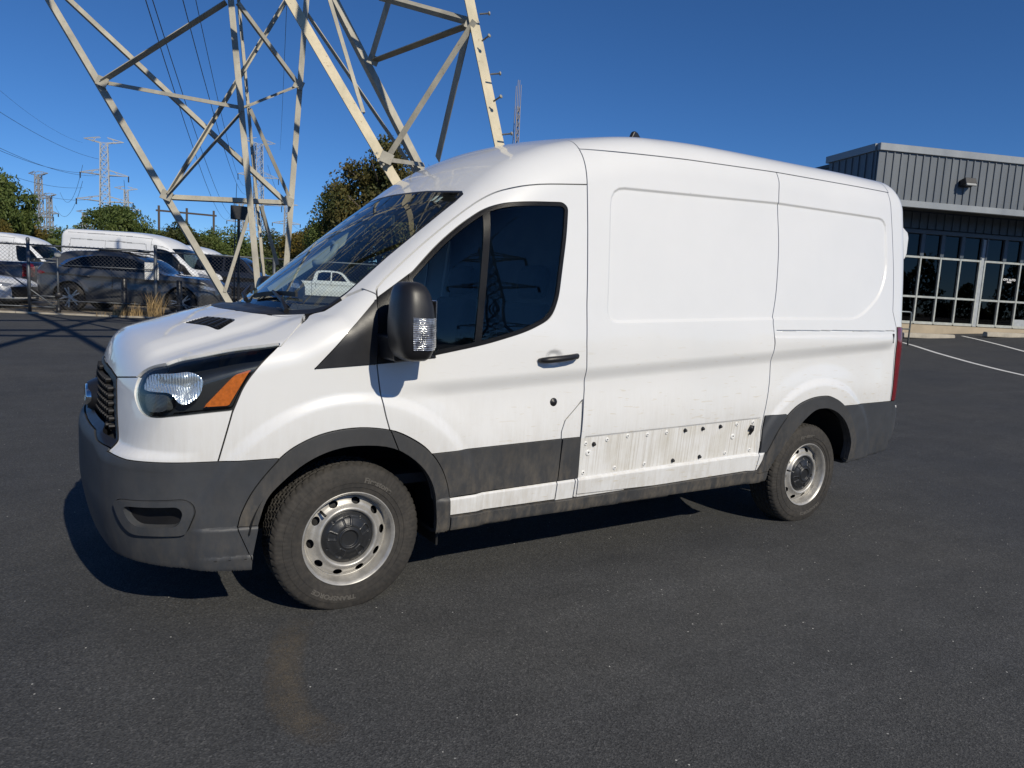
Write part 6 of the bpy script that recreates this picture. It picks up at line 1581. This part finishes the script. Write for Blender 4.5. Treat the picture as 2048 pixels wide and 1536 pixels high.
for k in range(26):
    z0, z1 = Hm * .88 * k / 26, Hm * .88 * (k + 1) / 26; w0, w1 = 1.6 - .8 * k / 26, 1.6 - .8 * (k + 1) / 26
    for (a0, b0), (a1, b1) in (((-1, -1), (1, -1)), ((1, -1), (-1, -1)), ((1, -1), (1, 1)), ((1, 1), (1, -1))): mb_.tube([(a0 * w0, b0 * w0, z0), (a1 * w1, b1 * w1, z1)], 0, flat=(.16, .16))
mb_.obj('lattice', M['far_mast'], mast)
for dx, z0, z1 in ((-1.3, .80, .97), (-.4, .86, 1.0), (.5, .86, 1.0), (1.4, .82, .98)): MB().tube([(dx, 0, Hm * z0), (dx, 0, Hm * z1)], .17, 6).obj('aerial', M['far_mast'], mast)
hf = empty('pole_frame', (21.8, 160.9, 0.40)); tag(hf, 'dark wooden pole frame with cross beam behind the dark green tree', 'utility pole')
for dx in (-5.2, 0, 5.2): MB().tube([(dx, 0, 0), (dx, 0, 14.6)], .22, 8).obj('pole', M['pole_wood'], hf, True)
MB().box((0, 0, 13.6), (11.5, .3, .35)).obj('cross_beam', M['pole_wood'], hf)
far_tower('transmission tower across the road, mirrored in the door glass of the near van', 52, -86, 38, 9, .5, A3, t=.30, group='towers behind the photographer')
wire_m = plain('conductor', (.10, .11, .12), .5, .6)
def wire(name, label, a, b, sag, r=.03, n=24, group='overhead conductors'):
    a, b = Vector(a), Vector(b); pts = [a.lerp(b, t) + Vector((0, 0, -4 * sag * t * (1 - t))) for t in np.linspace(0, 1, n)]
    o = MB().tube(pts, r, 5).obj(name, wire_m, None, True); tag(o, label, 'wire', group)
wire('power_line', 'upper conductor running from the left edge to the nearest far tower', (-15.9, 92.2, 24.3), (8.7, 215.8, 29.7), 2.2, 0.034)
wire('power_line', 'second conductor running to the nearest far tower', (-16.0, 91.3, 18.1), (7.5, 216.0, 26.2), 2.5, 0.034)
wire('power_line', 'third conductor running to the nearest far tower', (-16.0, 91.5, 19.0), (7.9, 215.6, 25.4), 2.5, 0.034)
wire('power_line', 'lower left conductor passing under the nearest far tower arms', (-15.5, 102.6, 15.9), (4.9, 217.0, 22.2), 2.0, 0.034)
wire('power_line', 'lowest left conductor of the row', (-15.5, 102.4, 14.8), (5.5, 218.6, 19.3), 2.0, 0.034)
wire('power_line', 'slack conductor looping between the two left towers', (5.1, 217.8, 28.0), (0.4, 297.0, 27.3), 6.0, 0.045)
wire('power_line', 'lower slack conductor looping between the two left towers', (5.0, 217.3, 23.9), (-1.2, 297.3, 22.6), 6.0, 0.045)
wire('power_line', 'thin conductor falling behind the rounded tree', (14.0, 211.7, 24.7), (38.5, 471.9, 2.6), 10.0, 0.050)
wire('power_line', 'conductor from the nearest far tower down to the pole frame', (15.0, 215.1, 20.1), (39.9, 330.8, 21.9), 4.0, 0.045)
wire('power_line', 'conductor hanging between the tower and its far neighbour, left strand', (1.1, 24.8, 12.4), (61.4, 316.7, 33.9), 9.0, 0.022)
wire('power_line', 'conductor hanging between the tower and its far neighbour, middle strand', (1.5, 27.1, 13.3), (63.4, 315.2, 33.0), 8.0, 0.022)
wire('power_line', 'conductor hanging beside the tower column, right strand', (2.5, 26.4, 13.4), (44.7, 209.3, 26.6), 5.0, 0.022)
wire('power_line', 'faint conductor nearest the tower column', (3.7, 30.7, 14.8), (43.5, 210.1, 26.8), 3.0, 0.020)
wire('power_line', 'thin conductor dropping right of the tower column', (10.1, 39.1, 18.5), (51.9, 206.3, 36.9), 2.0, 0.020)
wire('power_line', 'conductor running down to the far tower right of the column', (48.9, 207.5, 32.6), (93.3, 333.2, 24.3), 4.0, 0.040)
wire('power_line', 'topmost earth wire from the left edge to the nearest far tower', (-12.9, 127.1, 31.2), (5.3, 221.0, 34.0), 2.0, 0.020)
